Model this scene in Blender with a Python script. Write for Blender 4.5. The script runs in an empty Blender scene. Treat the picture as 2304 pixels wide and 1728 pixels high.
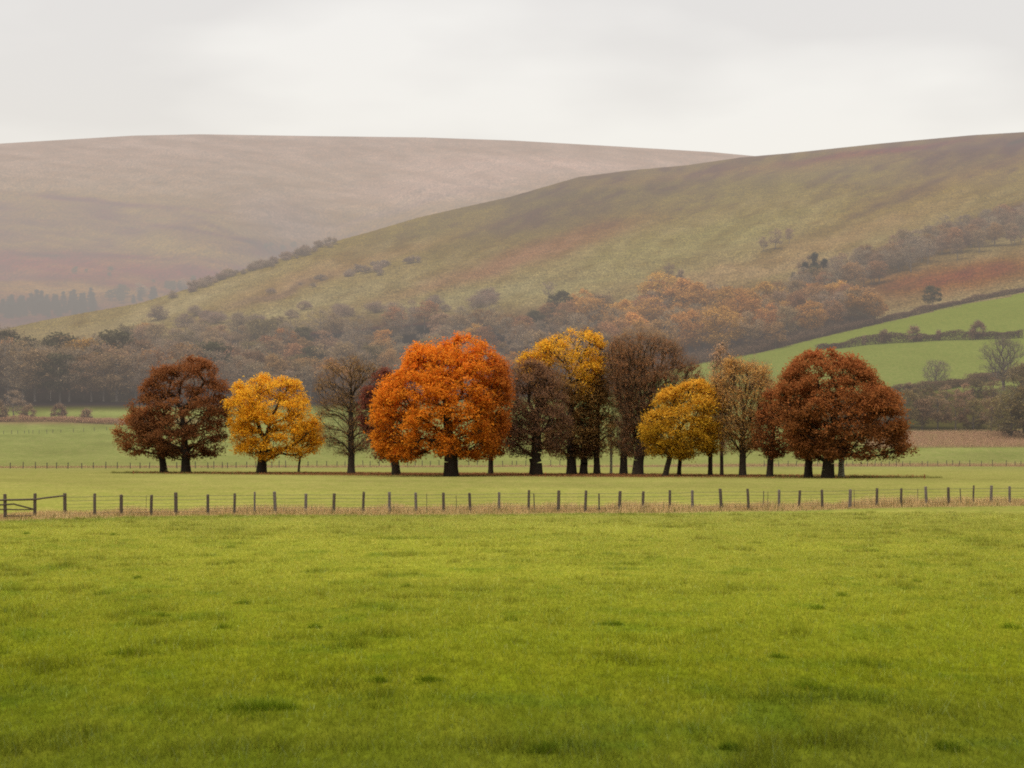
import bpy, math, random
import numpy as np

# ------------------------------------------------------------------ set-up
SC = bpy.context.scene
COL = SC.collection
RNG = np.random.default_rng(11)
random.seed(5)
F, CX, HY, CH = 4480.0, 1152.0, 1008.0, 3.5      # focal length and horizon of the photo, eye height

def srgb(r, g, b):
    c = np.array([r, g, b], dtype=float) / 255.0
    return np.where(c <= 0.04045, c / 12.92, ((c + 0.055) / 1.055) ** 2.4)

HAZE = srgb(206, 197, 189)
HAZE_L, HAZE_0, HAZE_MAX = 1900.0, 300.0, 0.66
LIGHT = np.array([1.90, 1.86, 1.74])                # daylight reaching open ground
SC.view_settings.view_transform = 'Standard'
SC.view_settings.look = 'None'
SC.view_settings.exposure = 0
SC.render.engine = 'CYCLES'
SC.cycles.use_denoising = False
SC.cycles.filter_width = 1.9
SC.cycles.max_bounces = 6
SC.cycles.diffuse_bounces = 3
SC.cycles.transmission_bounces = 4
SC.cycles.transparent_max_bounces = 4

def haze_amount(d):
    return HAZE_MAX * (1 - np.exp(-np.clip(d - HAZE_0, 0, None) / HAZE_L))

def albedo_for(rgb, d, light=LIGHT):
    """surface colour that reads as rgb (0-255 sRGB) through the painted haze at distance d"""
    rgb = np.asarray(rgb, dtype=float) / 255.0
    lin = np.where(rgb <= 0.04045, rgb / 12.92, ((rgb + 0.055) / 1.055) ** 2.4)
    f = haze_amount(np.asarray(d, dtype=float))[..., None]
    return np.clip((lin - f * HAZE) / ((1 - f) * light), 0.008, 0.6)

# ------------------------------------------------------------------ numeric noise
def _hash(ix, iy, seed):
    h = (ix.astype(np.int64) * 374761393 + iy.astype(np.int64) * 668265263 + seed * 1442695041) & 0xffffffff
    h = ((h ^ (h >> 13)) * 1274126177) & 0xffffffff
    return ((h ^ (h >> 16)) & 0xffff) / 65535.0

def vnoise(x, y, seed=0):
    x = np.asarray(x, float); y = np.asarray(y, float)
    ix, iy = np.floor(x), np.floor(y)
    fx, fy = x - ix, y - iy
    fx = fx * fx * (3 - 2 * fx); fy = fy * fy * (3 - 2 * fy)
    a, b = _hash(ix, iy, seed), _hash(ix + 1, iy, seed)
    c, d = _hash(ix, iy + 1, seed), _hash(ix + 1, iy + 1, seed)
    return (a * (1 - fx) + b * fx) * (1 - fy) + (c * (1 - fx) + d * fx) * fy

def fbm(x, y, seed=0, octaves=4):
    s, a, t = 0.0, 0.5, 0.0
    for k in range(octaves):
        s = s + a * vnoise(x * 2 ** k, y * 2 ** k, seed + k * 17); t += a; a *= 0.5
    return s / t

# ------------------------------------------------------------------ terrain
def sstep(a, b, v):
    t = np.clip((v - a) / (b - a), 0, 1)
    return t * t * (3 - 2 * t)

PX = np.array([-900, 0, 300, 700, 1150, 1558, 1800, 2030, 2304, 3200], float)
YT = {480: [1005, 1003, 1003, 1003, 1003, 1003, 992, 971, 968, 960],
      560: [970, 970, 968, 966, 962, 955, 925, 890, 884, 870],
      620: [945, 945, 942, 940, 930, 915, 878, 848, 842, 830],
      700: [903, 903, 903, 900, 880, 850, 815, 785, 775, 765],
      830: [855, 848, 842, 830, 808, 788, 748, 712, 668, 640]}
RIDGE = [(-900, 800), (0, 742), (104, 719), (208, 700), (312, 682), (417, 651), (521, 615), (625, 583), (729, 549), (833, 521),
         (937, 490), (1042, 466), (1146, 443), (1229, 419), (1302, 398), (1417, 383), (1542, 372), (1667, 354), (1771, 345),
         (1979, 323), (2187, 304), (2304, 297), (3200, 250)]
RPX, RPY = np.array(RIDGE, float).T
CPX = np.array([-900, 0, 300, 700, 1150, 1558, 2304, 3200], float)
CD = np.array([1050, 1100, 1150, 1300, 1650, 1850, 2100, 2200], float)

def ypix(px, d, z):
    return HY - (z - CH) / d * F

def height(px, d):
    """ground height at bearing px and distance d (both arrays)"""
    px, d = np.broadcast_arrays(np.asarray(px, float), np.asarray(d, float))
    zs = [np.zeros_like(px), np.zeros_like(px)]
    ds = [0.0, 372.0]
    for D in (480, 560, 620, 700, 830):
        zs.append(CH + (HY - np.interp(px, PX, YT[D])) / F * D); ds.append(float(D))
    z = np.zeros_like(px)
    for k in range(len(ds) - 1):
        m = (d >= ds[k]) & (d <= ds[k + 1])
        t = (d - ds[k]) / (ds[k + 1] - ds[k])
        if k == 1: t = t * t * (1.6 - 0.6 * t)
        z = np.where(m, zs[k] * (1 - t) + zs[k + 1] * t, z)
    dc = np.interp(px, CPX, CD)
    zc = CH + (HY - np.interp(px, RPX, RPY)) / F * dc
    t = np.clip((d - 830) / (dc - 830), 0, 1)
    s = 1.22 * t - 0.22 * t * t
    X = (px - CX) / F * d
    und = (fbm(X / 130 + 3, d / 210, 5, 4) - 0.5) * 15 * np.clip(t * 4, 0, 1) * np.clip((1 - t) * 5, 0, 1)
    gul = -np.abs(np.sin((X * 0.75 + d * 0.55) / 78 + 2.2 * fbm(X / 160, d / 160, 9, 2))) ** 0.7 * 4.5 * np.clip(t * 4, 0, 1) * np.clip((1 - t) * 4, 0, 1)
    z = np.where(d > 830, zs[-1] + (zc - zs[-1]) * s + und + gul, z)
    z = np.where(d > dc, zc - (d - dc) * 0.22 - ((d - dc) / 140) ** 2, z)
    z = z + np.where(d < 400, 0.06 * (fbm(X / 3.0, d / 3.0, 2, 3) - 0.5) + 0.16 * (fbm(X / 11.0, d / 11.0, 4, 2) - 0.5), 0.0) * np.clip((d - 3) / 10, 0, 1)
    return z

def find_d(px, py, lo=200.0, hi=2200.0):
    """distance at which the terrain under bearing px appears at picture height py"""
    d = np.linspace(lo, hi, 900)
    y = ypix(px, d, height(np.full_like(d, px), d))
    i = np.where(y <= py)[0]
    return float(d[i[0]]) if len(i) else float(d[-1])

def ground_at(px, d):
    return float(height(np.array([px]), np.array([d]))[0])

def P(px, d):
    return ((px - CX) / F * d, d, ground_at(px, d))

# ------------------------------------------------------------------ mesh helpers
def mesh_from(name, v, f, cols=None, smooth=False, mats=(), mat_idx=None):
    """v (N,3); f: list of (M,k) index arrays, k = 3 or 4"""
    me = bpy.data.meshes.new(name)
    v = np.ascontiguousarray(v, np.float32)
    f = [np.asarray(a, np.int32) for a in f if len(a)]
    me.vertices.add(len(v)); me.vertices.foreach_set('co', v.ravel())
    li = np.concatenate([a.ravel() for a in f])
    tot = np.concatenate([np.full(len(a), a.shape[1], np.int32) for a in f])
    st = np.concatenate([[0], np.cumsum(tot)[:-1]]).astype(np.int32)
    me.loops.add(len(li)); me.loops.foreach_set('vertex_index', li)
    me.polygons.add(len(tot)); me.polygons.foreach_set('loop_start', st)
    if cols is not None:
        a = me.attributes.new('Col', 'FLOAT_COLOR', 'POINT')
        c = np.ones((len(v), 4), np.float32); c[:, :3] = cols
        a.data.foreach_set('color', c.ravel())
    me.update(calc_edges=True)
    me.polygons.foreach_set('use_smooth', np.full(len(tot), smooth))
    for m in mats: me.materials.append(m)
    return me

def link(name, data, parent=None, loc=None):
    o = bpy.data.objects.new(name, data); COL.objects.link(o)
    if parent: o.parent = parent
    if loc is not None: o.location = loc
    return o

def tag(o, label=None, cat=None, group=None, kind=None):
    if label:
        if not 4 <= len(label.split()) <= 16: print('LONG', len(label.split()), label)
        o['label'] = label
    if cat: o['category'] = cat
    if group: o['group'] = group
    if kind: o['kind'] = kind
    return o

def tubes(p0, p1, r0, r1, k):
    """tapered prisms from p0 to p1"""
    p0, p1 = np.asarray(p0, float), np.asarray(p1, float)
    r0, r1 = np.asarray(r0, float), np.asarray(r1, float)
    n = len(p0)
    d = p1 - p0; L = np.linalg.norm(d, axis=1, keepdims=True) + 1e-9; d = d / L
    ref = np.where(np.abs(d[:, 2:3]) > 0.9, np.array([[1.0, 0, 0]]), np.array([[0, 0, 1.0]]))
    u = np.cross(d, ref); u /= np.linalg.norm(u, axis=1, keepdims=True) + 1e-9
    w = np.cross(d, u)
    a = np.arange(k) * 2 * math.pi / k
    ring = np.cos(a)[None, :, None] * u[:, None, :] + np.sin(a)[None, :, None] * w[:, None, :]
    v = np.concatenate([p0[:, None] + ring * r0[:, None, None], p1[:, None] + ring * r1[:, None, None]], 1).reshape(-1, 3)
    b = (np.arange(n) * 2 * k)[:, None]
    i = np.arange(k); j = (i + 1) % k
    f = np.stack([b + i, b + j, b + k + j, b + k + i], -1).reshape(-1, 4)
    return v, f

def join(parts):
    """parts: list of (v, [faces...], cols)"""
    V, Fs, C, o = [], {3: [], 4: []}, [], 0
    for v, fs, c in parts:
        if len(v) == 0: continue
        V.append(v)
        C.append(np.broadcast_to(c, (len(v), 3)))
        for f in (fs if isinstance(fs, list) else [fs]):
            if len(f): Fs[f.shape[1]].append(f + o)
        o += len(v)
    return np.concatenate(V), [np.concatenate(x) for x in Fs.values() if x], np.concatenate(C)

# ------------------------------------------------------------------ materials
def nd(nt, t, **kw):
    n = nt.nodes.new(t)
    for k, v in kw.items():
        if k.startswith('i_'): n.inputs[k[2:]].default_value = v
        else: setattr(n, k, v)
    return n

def haze_group():  # haze painted into surfaces: pale emission mixed in, growing with distance
    g = bpy.data.node_groups.new('painted_haze', 'ShaderNodeTree')
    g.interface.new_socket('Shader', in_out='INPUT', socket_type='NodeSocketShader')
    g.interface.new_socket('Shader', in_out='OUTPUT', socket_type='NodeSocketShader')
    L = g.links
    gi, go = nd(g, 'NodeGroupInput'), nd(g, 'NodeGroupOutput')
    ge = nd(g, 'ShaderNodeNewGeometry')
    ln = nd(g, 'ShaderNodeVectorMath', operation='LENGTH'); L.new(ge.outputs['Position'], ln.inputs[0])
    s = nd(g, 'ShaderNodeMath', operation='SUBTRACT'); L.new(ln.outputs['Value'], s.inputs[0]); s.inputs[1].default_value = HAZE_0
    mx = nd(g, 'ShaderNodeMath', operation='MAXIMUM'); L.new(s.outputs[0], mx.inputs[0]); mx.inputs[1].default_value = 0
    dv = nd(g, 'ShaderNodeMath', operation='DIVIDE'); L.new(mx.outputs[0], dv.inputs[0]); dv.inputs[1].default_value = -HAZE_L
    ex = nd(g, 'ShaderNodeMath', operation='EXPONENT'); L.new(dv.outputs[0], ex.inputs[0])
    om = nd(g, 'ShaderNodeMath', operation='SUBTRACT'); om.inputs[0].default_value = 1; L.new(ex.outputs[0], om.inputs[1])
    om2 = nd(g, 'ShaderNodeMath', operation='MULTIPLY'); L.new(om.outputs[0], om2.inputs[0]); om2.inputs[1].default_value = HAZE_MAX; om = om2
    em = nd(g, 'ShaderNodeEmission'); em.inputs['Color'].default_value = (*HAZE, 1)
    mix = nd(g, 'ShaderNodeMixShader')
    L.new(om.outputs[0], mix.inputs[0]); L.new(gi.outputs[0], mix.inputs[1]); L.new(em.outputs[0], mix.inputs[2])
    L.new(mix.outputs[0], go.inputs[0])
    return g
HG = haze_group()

def new_mat(name):
    m = bpy.data.materials.new(name); m.use_nodes = True
    m.node_tree.nodes.clear()
    return m, m.node_tree, m.node_tree.links

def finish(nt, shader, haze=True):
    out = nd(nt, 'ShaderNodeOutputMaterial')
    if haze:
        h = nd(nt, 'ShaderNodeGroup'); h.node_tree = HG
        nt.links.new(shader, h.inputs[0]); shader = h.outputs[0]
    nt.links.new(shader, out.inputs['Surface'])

def leaf_mat(name, transl=0.35, var=0.25, haze=False, rnd=0.0, hue=0.0):
    m, nt, L = new_mat(name)
    at = nd(nt, 'ShaderNodeAttribute', attribute_name='Col')
    col = at.outputs['Color']
    ge = nd(nt, 'ShaderNodeNewGeometry')
    mr = nd(nt, 'ShaderNodeMapRange'); mr.inputs['To Min'].default_value = 1 - var; mr.inputs['To Max'].default_value = 1 + var
    L.new(ge.outputs['Random Per Island'], mr.inputs['Value'])
    val = mr.outputs[0]
    if rnd:
        oi = nd(nt, 'ShaderNodeObjectInfo')
        m2 = nd(nt, 'ShaderNodeMapRange'); m2.inputs['To Min'].default_value = 1 - rnd; m2.inputs['To Max'].default_value = 1 + rnd
        L.new(oi.outputs['Random'], m2.inputs['Value'])
        mu = nd(nt, 'ShaderNodeMath', operation='MULTIPLY'); L.new(val, mu.inputs[0]); L.new(m2.outputs[0], mu.inputs[1]); val = mu.outputs[0]
    hs = nd(nt, 'ShaderNodeHueSaturation'); L.new(col, hs.inputs['Color']); L.new(val, hs.inputs['Value'])
    if hue:
        oi2 = nd(nt, 'ShaderNodeObjectInfo')
        ml = nd(nt, 'ShaderNodeMath', operation='MULTIPLY'); L.new(oi2.outputs['Random'], ml.inputs[0]); ml.inputs[1].default_value = 7.31
        fr = nd(nt, 'ShaderNodeMath', operation='FRACT'); L.new(ml.outputs[0], fr.inputs[0])
        m3 = nd(nt, 'ShaderNodeMapRange'); m3.inputs['To Min'].default_value = 0.5 - hue; m3.inputs['To Max'].default_value = 0.5 + hue
        L.new(fr.outputs[0], m3.inputs['Value']); L.new(m3.outputs[0], hs.inputs['Hue'])
    df = nd(nt, 'ShaderNodeBsdfDiffuse'); tr = nd(nt, 'ShaderNodeBsdfTranslucent')
    L.new(hs.outputs[0], df.inputs['Color']); L.new(hs.outputs[0], tr.inputs['Color'])
    mx = nd(nt, 'ShaderNodeMixShader'); mx.inputs[0].default_value = transl
    L.new(df.outputs[0], mx.inputs[1]); L.new(tr.outputs[0], mx.inputs[2])
    finish(nt, mx.outputs[0], haze)
    return m

def bark_mat(name, c, haze=False, scale=6.0, strength=0.4):
    m, nt, L = new_mat(name)
    tc = nd(nt, 'ShaderNodeTexCoord')
    mp = nd(nt, 'ShaderNodeMapping'); mp.inputs['Scale'].default_value = (scale, scale, scale * 0.25)
    L.new(tc.outputs['Object'], mp.inputs['Vector'])
    nz = nd(nt, 'ShaderNodeTexNoise'); nz.inputs['Detail'].default_value = 5; L.new(mp.outputs[0], nz.inputs['Vector'])
    cr = nd(nt, 'ShaderNodeValToRGB')
    cr.color_ramp.elements[0].position = 0.3; cr.color_ramp.elements[0].color = (*[x * 0.55 for x in c], 1)
    cr.color_ramp.elements[1].position = 0.75; cr.color_ramp.elements[1].color = (*[min(x * 1.6, 1) for x in c], 1)
    L.new(nz.outputs['Fac'], cr.inputs['Fac'])
    bs = nd(nt, 'ShaderNodeBsdfPrincipled'); bs.inputs['Roughness'].default_value = 0.9
    bs.inputs['Specular IOR Level'].default_value = 0.15
    L.new(cr.outputs['Color'], bs.inputs['Base Color'])
    bp = nd(nt, 'ShaderNodeBump'); bp.inputs['Strength'].default_value = strength; bp.inputs['Distance'].default_value = 0.03
    L.new(nz.outputs['Fac'], bp.inputs['Height']); L.new(bp.outputs[0], bs.inputs['Normal'])
    finish(nt, bs.outputs[0], haze)
    return m

def ground_mat(name, layers, haze=True, bump=0.0, bump_scale=2.0, edge=0.18):
    """vertex colour times noise layers [(scale xyz, low, high)], in world metres"""
    m, nt, L = new_mat(name)
    at = nd(nt, 'ShaderNodeAttribute', attribute_name='Col')
    ge = nd(nt, 'ShaderNodeNewGeometry')
    col = at.outputs['Color']
    first = None
    for k, (sc, lo, hi) in enumerate(layers):
        mp = nd(nt, 'ShaderNodeMapping'); mp.inputs['Scale'].default_value = sc; mp.inputs['Location'].default_value = (k * 13.7, k * 5.1, 0)
        mp.inputs['Rotation'].default_value = (0, 0, 0.15 * k)
        L.new(ge.outputs['Position'], mp.inputs['Vector'])
        nz = nd(nt, 'ShaderNodeTexNoise'); nz.inputs['Detail'].default_value = 4; nz.inputs['Roughness'].default_value = 0.6
        L.new(mp.outputs[0], nz.inputs['Vector'])
        cr = nd(nt, 'ShaderNodeValToRGB')
        cr.color_ramp.elements[0].position = 0.5 - edge; cr.color_ramp.elements[0].color = (*lo, 1)
        cr.color_ramp.elements[1].position = 0.5 + edge; cr.color_ramp.elements[1].color = (*hi, 1)
        L.new(nz.outputs['Fac'], cr.inputs['Fac'])
        mu = nd(nt, 'ShaderNodeMix', data_type='RGBA', blend_type='MULTIPLY'); mu.inputs['Factor'].default_value = 1
        L.new(col, mu.inputs[6]); L.new(cr.outputs['Color'], mu.inputs[7]); col = mu.outputs[2]
        if first is None: first = nz.outputs['Fac']
    bs = nd(nt, 'ShaderNodeBsdfDiffuse'); L.new(col, bs.inputs['Color'])
    if bump:
        bp = nd(nt, 'ShaderNodeBump'); bp.inputs['Strength'].default_value = bump; bp.inputs['Distance'].default_value = bump_scale
        L.new(first, bp.inputs['Height']); L.new(bp.outputs[0], bs.inputs['Normal'])
    finish(nt, bs.outputs[0], haze)
    return m

g3 = lambda a: (a, a, a)
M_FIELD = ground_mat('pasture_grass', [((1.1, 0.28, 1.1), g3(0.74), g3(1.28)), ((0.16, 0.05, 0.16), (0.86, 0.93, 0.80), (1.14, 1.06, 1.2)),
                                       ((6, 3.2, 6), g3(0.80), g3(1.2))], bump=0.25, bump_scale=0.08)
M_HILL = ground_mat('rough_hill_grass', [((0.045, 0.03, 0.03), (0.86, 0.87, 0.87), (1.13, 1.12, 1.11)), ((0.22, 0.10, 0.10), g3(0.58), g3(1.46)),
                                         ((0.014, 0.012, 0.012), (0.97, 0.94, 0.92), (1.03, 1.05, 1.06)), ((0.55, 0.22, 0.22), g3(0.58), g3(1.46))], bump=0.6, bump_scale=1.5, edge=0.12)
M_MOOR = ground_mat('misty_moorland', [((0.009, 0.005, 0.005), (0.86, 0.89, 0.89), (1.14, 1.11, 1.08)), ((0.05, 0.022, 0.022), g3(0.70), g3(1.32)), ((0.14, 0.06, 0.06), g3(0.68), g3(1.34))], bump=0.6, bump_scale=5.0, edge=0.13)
M_LEAF = leaf_mat('autumn_leaves', 0.45, 0.17)
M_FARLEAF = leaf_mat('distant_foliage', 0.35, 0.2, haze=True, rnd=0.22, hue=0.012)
M_GRASS = leaf_mat('grass_blades', 0.4, 0.22)
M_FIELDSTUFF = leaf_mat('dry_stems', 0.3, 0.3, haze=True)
M_BARK = bark_mat('dark_bark', (0.027, 0.020, 0.013))
M_BARK2 = bark_mat('grey_brown_bark', (0.036, 0.027, 0.018))
M_PALEBARK = bark_mat('pale_lichen_bark', (0.17, 0.165, 0.115))
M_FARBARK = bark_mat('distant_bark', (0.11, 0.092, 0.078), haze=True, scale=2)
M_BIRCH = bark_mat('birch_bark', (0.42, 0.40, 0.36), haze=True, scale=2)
M_POST = bark_mat('weathered_post_wood', (0.095, 0.075, 0.055), scale=9)
M_POST2 = bark_mat('grey_post_wood', (0.15, 0.125, 0.105), scale=9)
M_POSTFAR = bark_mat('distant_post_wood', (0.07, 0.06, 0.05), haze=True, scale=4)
m_, nt_, L_ = new_mat('galvanised_wire')
b_ = nd(nt_, 'ShaderNodeBsdfPrincipled'); b_.inputs['Base Color'].default_value = (0.10, 0.095, 0.085, 1); b_.inputs['Metallic'].default_value = 0.6; b_.inputs['Roughness'].default_value = 0.6
finish(nt_, b_.outputs[0], False); M_WIRE = m_

# ------------------------------------------------------------------ paint on the land (colours of the plant cover, some shade painted in)
def blend(base, px, py, blobs, warp=22, seed=3):
    """blobs: (px, py, half width, half height, slope, (r,g,b), weight)"""
    wx_ = (fbm(px / 90, py / 60, seed, 3) - 0.5) * warp * 2
    wy_ = (fbm(px / 90 + 50, py / 60, seed, 3) - 0.5) * warp
    for bx, by, rx, ry, sl, c, w in blobs:
        dx = px + wx_ - bx; dy = py + wy_ - by - sl * dx
        k = np.exp(-((dx / rx) ** 2 + (dy / ry) ** 2) ** 1.3) * w
        base = base * (1 - k[..., None]) + np.array(c, float) * k[..., None]
    return base

def k_(d):                                       # display coordinates of the overview -> photo pixels
    return d * 1.0416

def lerp_cols(t, stops):
    ts = [s[0] for s in stops]
    return np.stack([np.interp(t, ts, [s[1][c] for s in stops]) for c in range(3)], -1)

def paint_field(px, d):
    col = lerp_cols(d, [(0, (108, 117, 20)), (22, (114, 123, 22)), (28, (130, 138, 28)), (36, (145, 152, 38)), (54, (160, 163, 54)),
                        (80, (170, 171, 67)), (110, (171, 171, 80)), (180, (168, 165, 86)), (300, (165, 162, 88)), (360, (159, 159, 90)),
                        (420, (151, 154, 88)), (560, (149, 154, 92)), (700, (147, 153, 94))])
    n = fbm(px * d / F / 14, d / 14, 21, 3)
    col = col * (0.93 + 0.14 * n)[..., None]
    py = ypix(px, d, height(px, d))
    col = col * (1 + (0.16 * (fbm(px / 38, py / 9, 71, 4) - .5) * sstep(400, 560, d))[..., None])
    col = col * (1 + (0.10 * (fbm(px / 160, py / 30, 73, 3) - .5))[..., None])
    # dry strips: along the far fence, left hedge line, bracken strip on the right
    def strip(m, c):
        return lambda col: col * (1 - m[..., None]) + np.array(c, float) * m[..., None]
    fp = np.interp(px, [-900, 0, 1150, 2304, 3200], [352, 356, 372, 384, 392])
    m = np.exp(-((d - fp) / 9) ** 2) * 0.75 * (0.6 + 0.7 * fbm(px / 25, d / 5, 8, 2)); m = np.clip(m, 0, 0.9)
    col = strip(m, (178, 150, 108))(col)
    m = np.exp(-((py - 948) / 7) ** 2) * sstep(700, 250, px) * 0.9
    col = strip(m, (150, 126, 96))(col)
    m = sstep(1008, 1000, py) * sstep(962, 974, py) * sstep(1900, 2000, px) * np.clip(0.45 + 1.0 * fbm(px / 30, py / 6, 12, 3), 0, 1)
    col = strip(m, (172, 138, 112))(col)
    m = sstep(972, 962, py) * sstep(872, 884, py) * sstep(1700, 1900, px)
    col = strip(m, (98, 92, 62))(col)
    m = sstep(892, 872, py) * sstep(1500, 1650, px)
    col = strip(m * 0.8, (141, 147, 88))(col)
    m = sstep(640, 690, d) * sstep(1500, 1350, px)
    col = strip(m, (86, 78, 60))(col)
    # litter under the tree row, then the shade below the crowns painted dark olive
    tr = 15680 / (np.interp(px, [255, 1150, 2304], [1064, 1069, 1075]) - HY)
    lit = fbm(px / 22, d / 7, 55, 3)
    m = np.exp(-np.abs((d - tr - 2 - 10 * (lit - .5)) / 9) ** 2) * sstep(420, 700, px) * sstep(1900, 1500, px) * np.clip(0.3 + 1.1 * lit, 0, .9)
    col = strip(m, (122, 88, 54))(col)
    m = np.exp(-np.abs((d - tr - 1) / 8) ** 2) * sstep(230, 330, px) * sstep(2150, 1950, px) * 0.5
    col = strip(m, (98, 92, 50))(col)
    # dry strip of the near fence
    fn = fence_d(px)
    m = np.exp(-np.abs((d - fn - 2.0) / 3.2) ** 3) * 0.85
    col = strip(m, (180, 152, 108))(col)
    m = np.exp(-np.abs((d - fn + 3.6) / 1.6) ** 2) * 0.5 * fbm(px / 20, d, 4, 2)
    col = strip(m, (96, 120, 40))(col)
    # darker, lusher tufts
    X = (px - CX) / F * d
    tn = fbm(X / 1.1, d / 1.3, 31, 3)
    m = sstep(0.58, 0.80, tn) * sstep(110, 60, d) * 0.28
    col = strip(m, (80, 110, 24))(col)
    return albedo_for(col, d)

def fence_d(px):
    y = np.interp(px, [-900, 0, 300, 600, 1150, 1500, 1800, 2000, 2304, 3200], [1195, 1171, 1163, 1158, 1154, 1152, 1147, 1141, 1137, 1127])
    return 15680.0 / (y - HY)

WT = np.array([(250, 742), (420, 728), (600, 716), (780, 706), (940, 690), (1100, 686), (1250, 672), (1400, 665), (1560, 655), (1700, 658), (1790, 648), (1900, 660), (1980, 690)], float)
WB = np.array([(250, 880), (700, 905), (1150, 880), (1400, 855), (1558, 824), (1704, 792), (1850, 756), (1960, 732), (1980, 727)], float)
HILL_BLOBS = [
    (1320, 440, 300, 36, -0.12, (139, 130, 110), 0.85), (1230, 500, 260, 34, -0.22, (135, 124, 104), 0.8), (1250, 545, 240, 20, -0.30, (143, 123, 106), 0.8),
    (1150, 590, 260, 22, -0.30, (156, 130, 110), 0.9), (1800, 372, 480, 14, -0.09, (152, 136, 107), 0.8), (1720, 425, 260, 32, -0.18, (148, 138, 110), 0.85),
    (1560, 545, 260, 38, -0.22, (156, 148, 112), 0.95), (1300, 635, 260, 26, -0.22, (156, 146, 112), 0.9), (1100, 660, 260, 22, -0.18, (154, 146, 116), 0.8),
    (750, 605, 220, 26, -0.32, (164, 142, 116), 0.9), (720, 680, 240, 20, -0.22, (158, 148, 118), 0.9), (640, 655, 130, 10, -0.3, (140, 124, 110), 0.8),
    (860, 560, 160, 16, -0.34, (150, 138, 112), 0.8), (420, 680, 190, 20, -0.34, (163, 152, 122), 0.9), (940, 520, 130, 18, -0.3, (146, 136, 112), 0.8),
    (2140, 410, 280, 24, -0.33, (152, 136, 102), 0.95), (2200, 345, 220, 26, -0.30, (138, 125, 99), 0.8), (1900, 500, 330, 10, -0.42, (128, 116, 94), 0.6),
    (1860, 545, 320, 24, -0.33, (162, 142, 112), 0.8), (1690, 610, 240, 16, -0.15, (160, 142, 114), 0.8), (2150, 625, 260, 36, -0.16, (138, 104, 84), 0.95),
    (2190, 520, 280, 32, -0.36, (112, 96, 82), 0.95), (1040, 735, 720, 34, -0.06, (120, 106, 94), 0.9), (1830, 655, 200, 24, 0.0, (124, 104, 88), 0.8),
    (1980, 340, 200, 8, -0.12, (150, 122, 98), 0.7)]

def paint_hill(px, d):
    z = height(px, d); py = ypix(px, d, z)
    col = np.broadcast_to(np.array([152, 140, 110.0]), px.shape + (3,)).copy()
    col = blend(col, px, py, HILL_BLOBS)
    wt = np.interp(px, WT[:, 0], WT[:, 1]); wb = np.interp(px, WB[:, 0], WB[:, 1])
    m = sstep(wt + 30, wt + 46, py) * sstep(wb + 6, wb - 2, py) * sstep(1990, 1960, px)
    m = np.where(px < 250, sstep(800, 830, py), m)
    col = col * (1 - m[..., None]) + np.array([98, 84, 72.0]) * m[..., None]
    t1 = fbm(px / 34, (py + 0.28 * px) / 15, 41, 4)
    col = col * (0.94 + 0.12 * t1)[..., None] * np.array([1.012, .995, .985])
    m = sstep(0.55, 0.72, fbm(px / 60, (py + 0.32 * px) / 16, 47, 4))
    col = col * (1 - 0.22 * m[..., None]) + np.array([122, 106, 86.0]) * 0.22 * m[..., None]
    return albedo_for(col, d)

MOOR_SKY = np.array([(-1200, 400), (0, 323), (150, 314), (300, 305), (450, 302), (700, 306), (950, 309), (1152, 316), (1400, 330), (1600, 342), (1750, 356), (2300, 420), (3400, 470)], float)

def moor_height(px, d):
    top = np.interp(px, MOOR_SKY[:, 0], MOOR_SKY[:, 1])
    zc = CH + (HY - top) / F * 4700
    t = np.clip((d - 1700) / (4700 - 1700), 0, 1)
    z = 40 + (zc - 40) * (0.78 * t + 0.42 * t ** 2 - 0.20 * t ** 3)
    X = (px - CX) / F * d
    und = (fbm(X / 420 + 9, d / 600, 77, 4) - 0.5) * 150 * np.clip(t * 3, 0, 1) * np.clip((1 - t) * 3, 0, 1)
    # side valley between the two shoulders
    gy = np.interp(px, [300, 620, 800, 1050], [4200, 3000, 3500, 4300])
    v = -85 * np.exp(-((px - 690 - (d - 2900) * 0.16) / (90 + (d - 2400) * 0.05).clip(60)) ** 2) * np.clip(t * 4, 0, 1) * np.clip((1 - t) * 1.6, 0, 1)
    z = z + und + v
    return np.where(d > 4700, zc - (d - 4700) * 0.10, z)

MOOR_BLOBS = [(150, 500, 320, 60, 0.05, (165, 156, 137), 0.85), (400, 555, 300, 26, 0.16, (168, 159, 134), 0.9),
              (150, 600, 360, 22, 0.05, (165, 146, 132), 0.8), (640, 500, 130, 60, 0.2, (172, 163, 155), 0.8),
              (1000, 415, 260, 40, -0.1, (192, 179, 168), 0.8), (1200, 370, 320, 20, 0, (198, 184, 173), 0.7),
              (590, 570, 140, 20, 0.1, (160, 150, 145), 0.8), (60, 650, 330, 18, 0.05, (170, 156, 138), 0.9), (560, 545, 150, 7, 0.42, (152, 145, 138), 0.7), (420, 520, 260, 5, 0.16, (156, 146, 132), 0.6), (250, 455, 300, 5, 0.10, (162, 150, 138), 0.6), (900, 470, 200, 7, -0.30, (176, 166, 158), 0.6), (180, 575, 260, 5, 0.03, (152, 135, 126), 0.6),  # thin streaks: shading of the moor folds painted as colour
              (340, 645, 180, 12, 0.15, (164, 148, 132), 0.7)]

def paint_moor(px, d):
    z = moor_height(px, d); py = ypix(px, d, z)
    col = lerp_cols(py, [(300, (187, 177, 167)), (340, (184, 173, 162)), (420, (179, 169, 156)), (520, (171, 161, 145)), (620, (160, 148, 134)), (720, (150, 140, 128))])
    col = blend(col, px, py, MOOR_BLOBS, warp=14)
    t1 = fbm(px / 60, (py - 0.1 * px) / 9, 61, 4)
    col = col * (0.95 + 0.10 * t1)[..., None] * np.array([1.02, .985, .975])
    return albedo_for(col, d)

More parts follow.
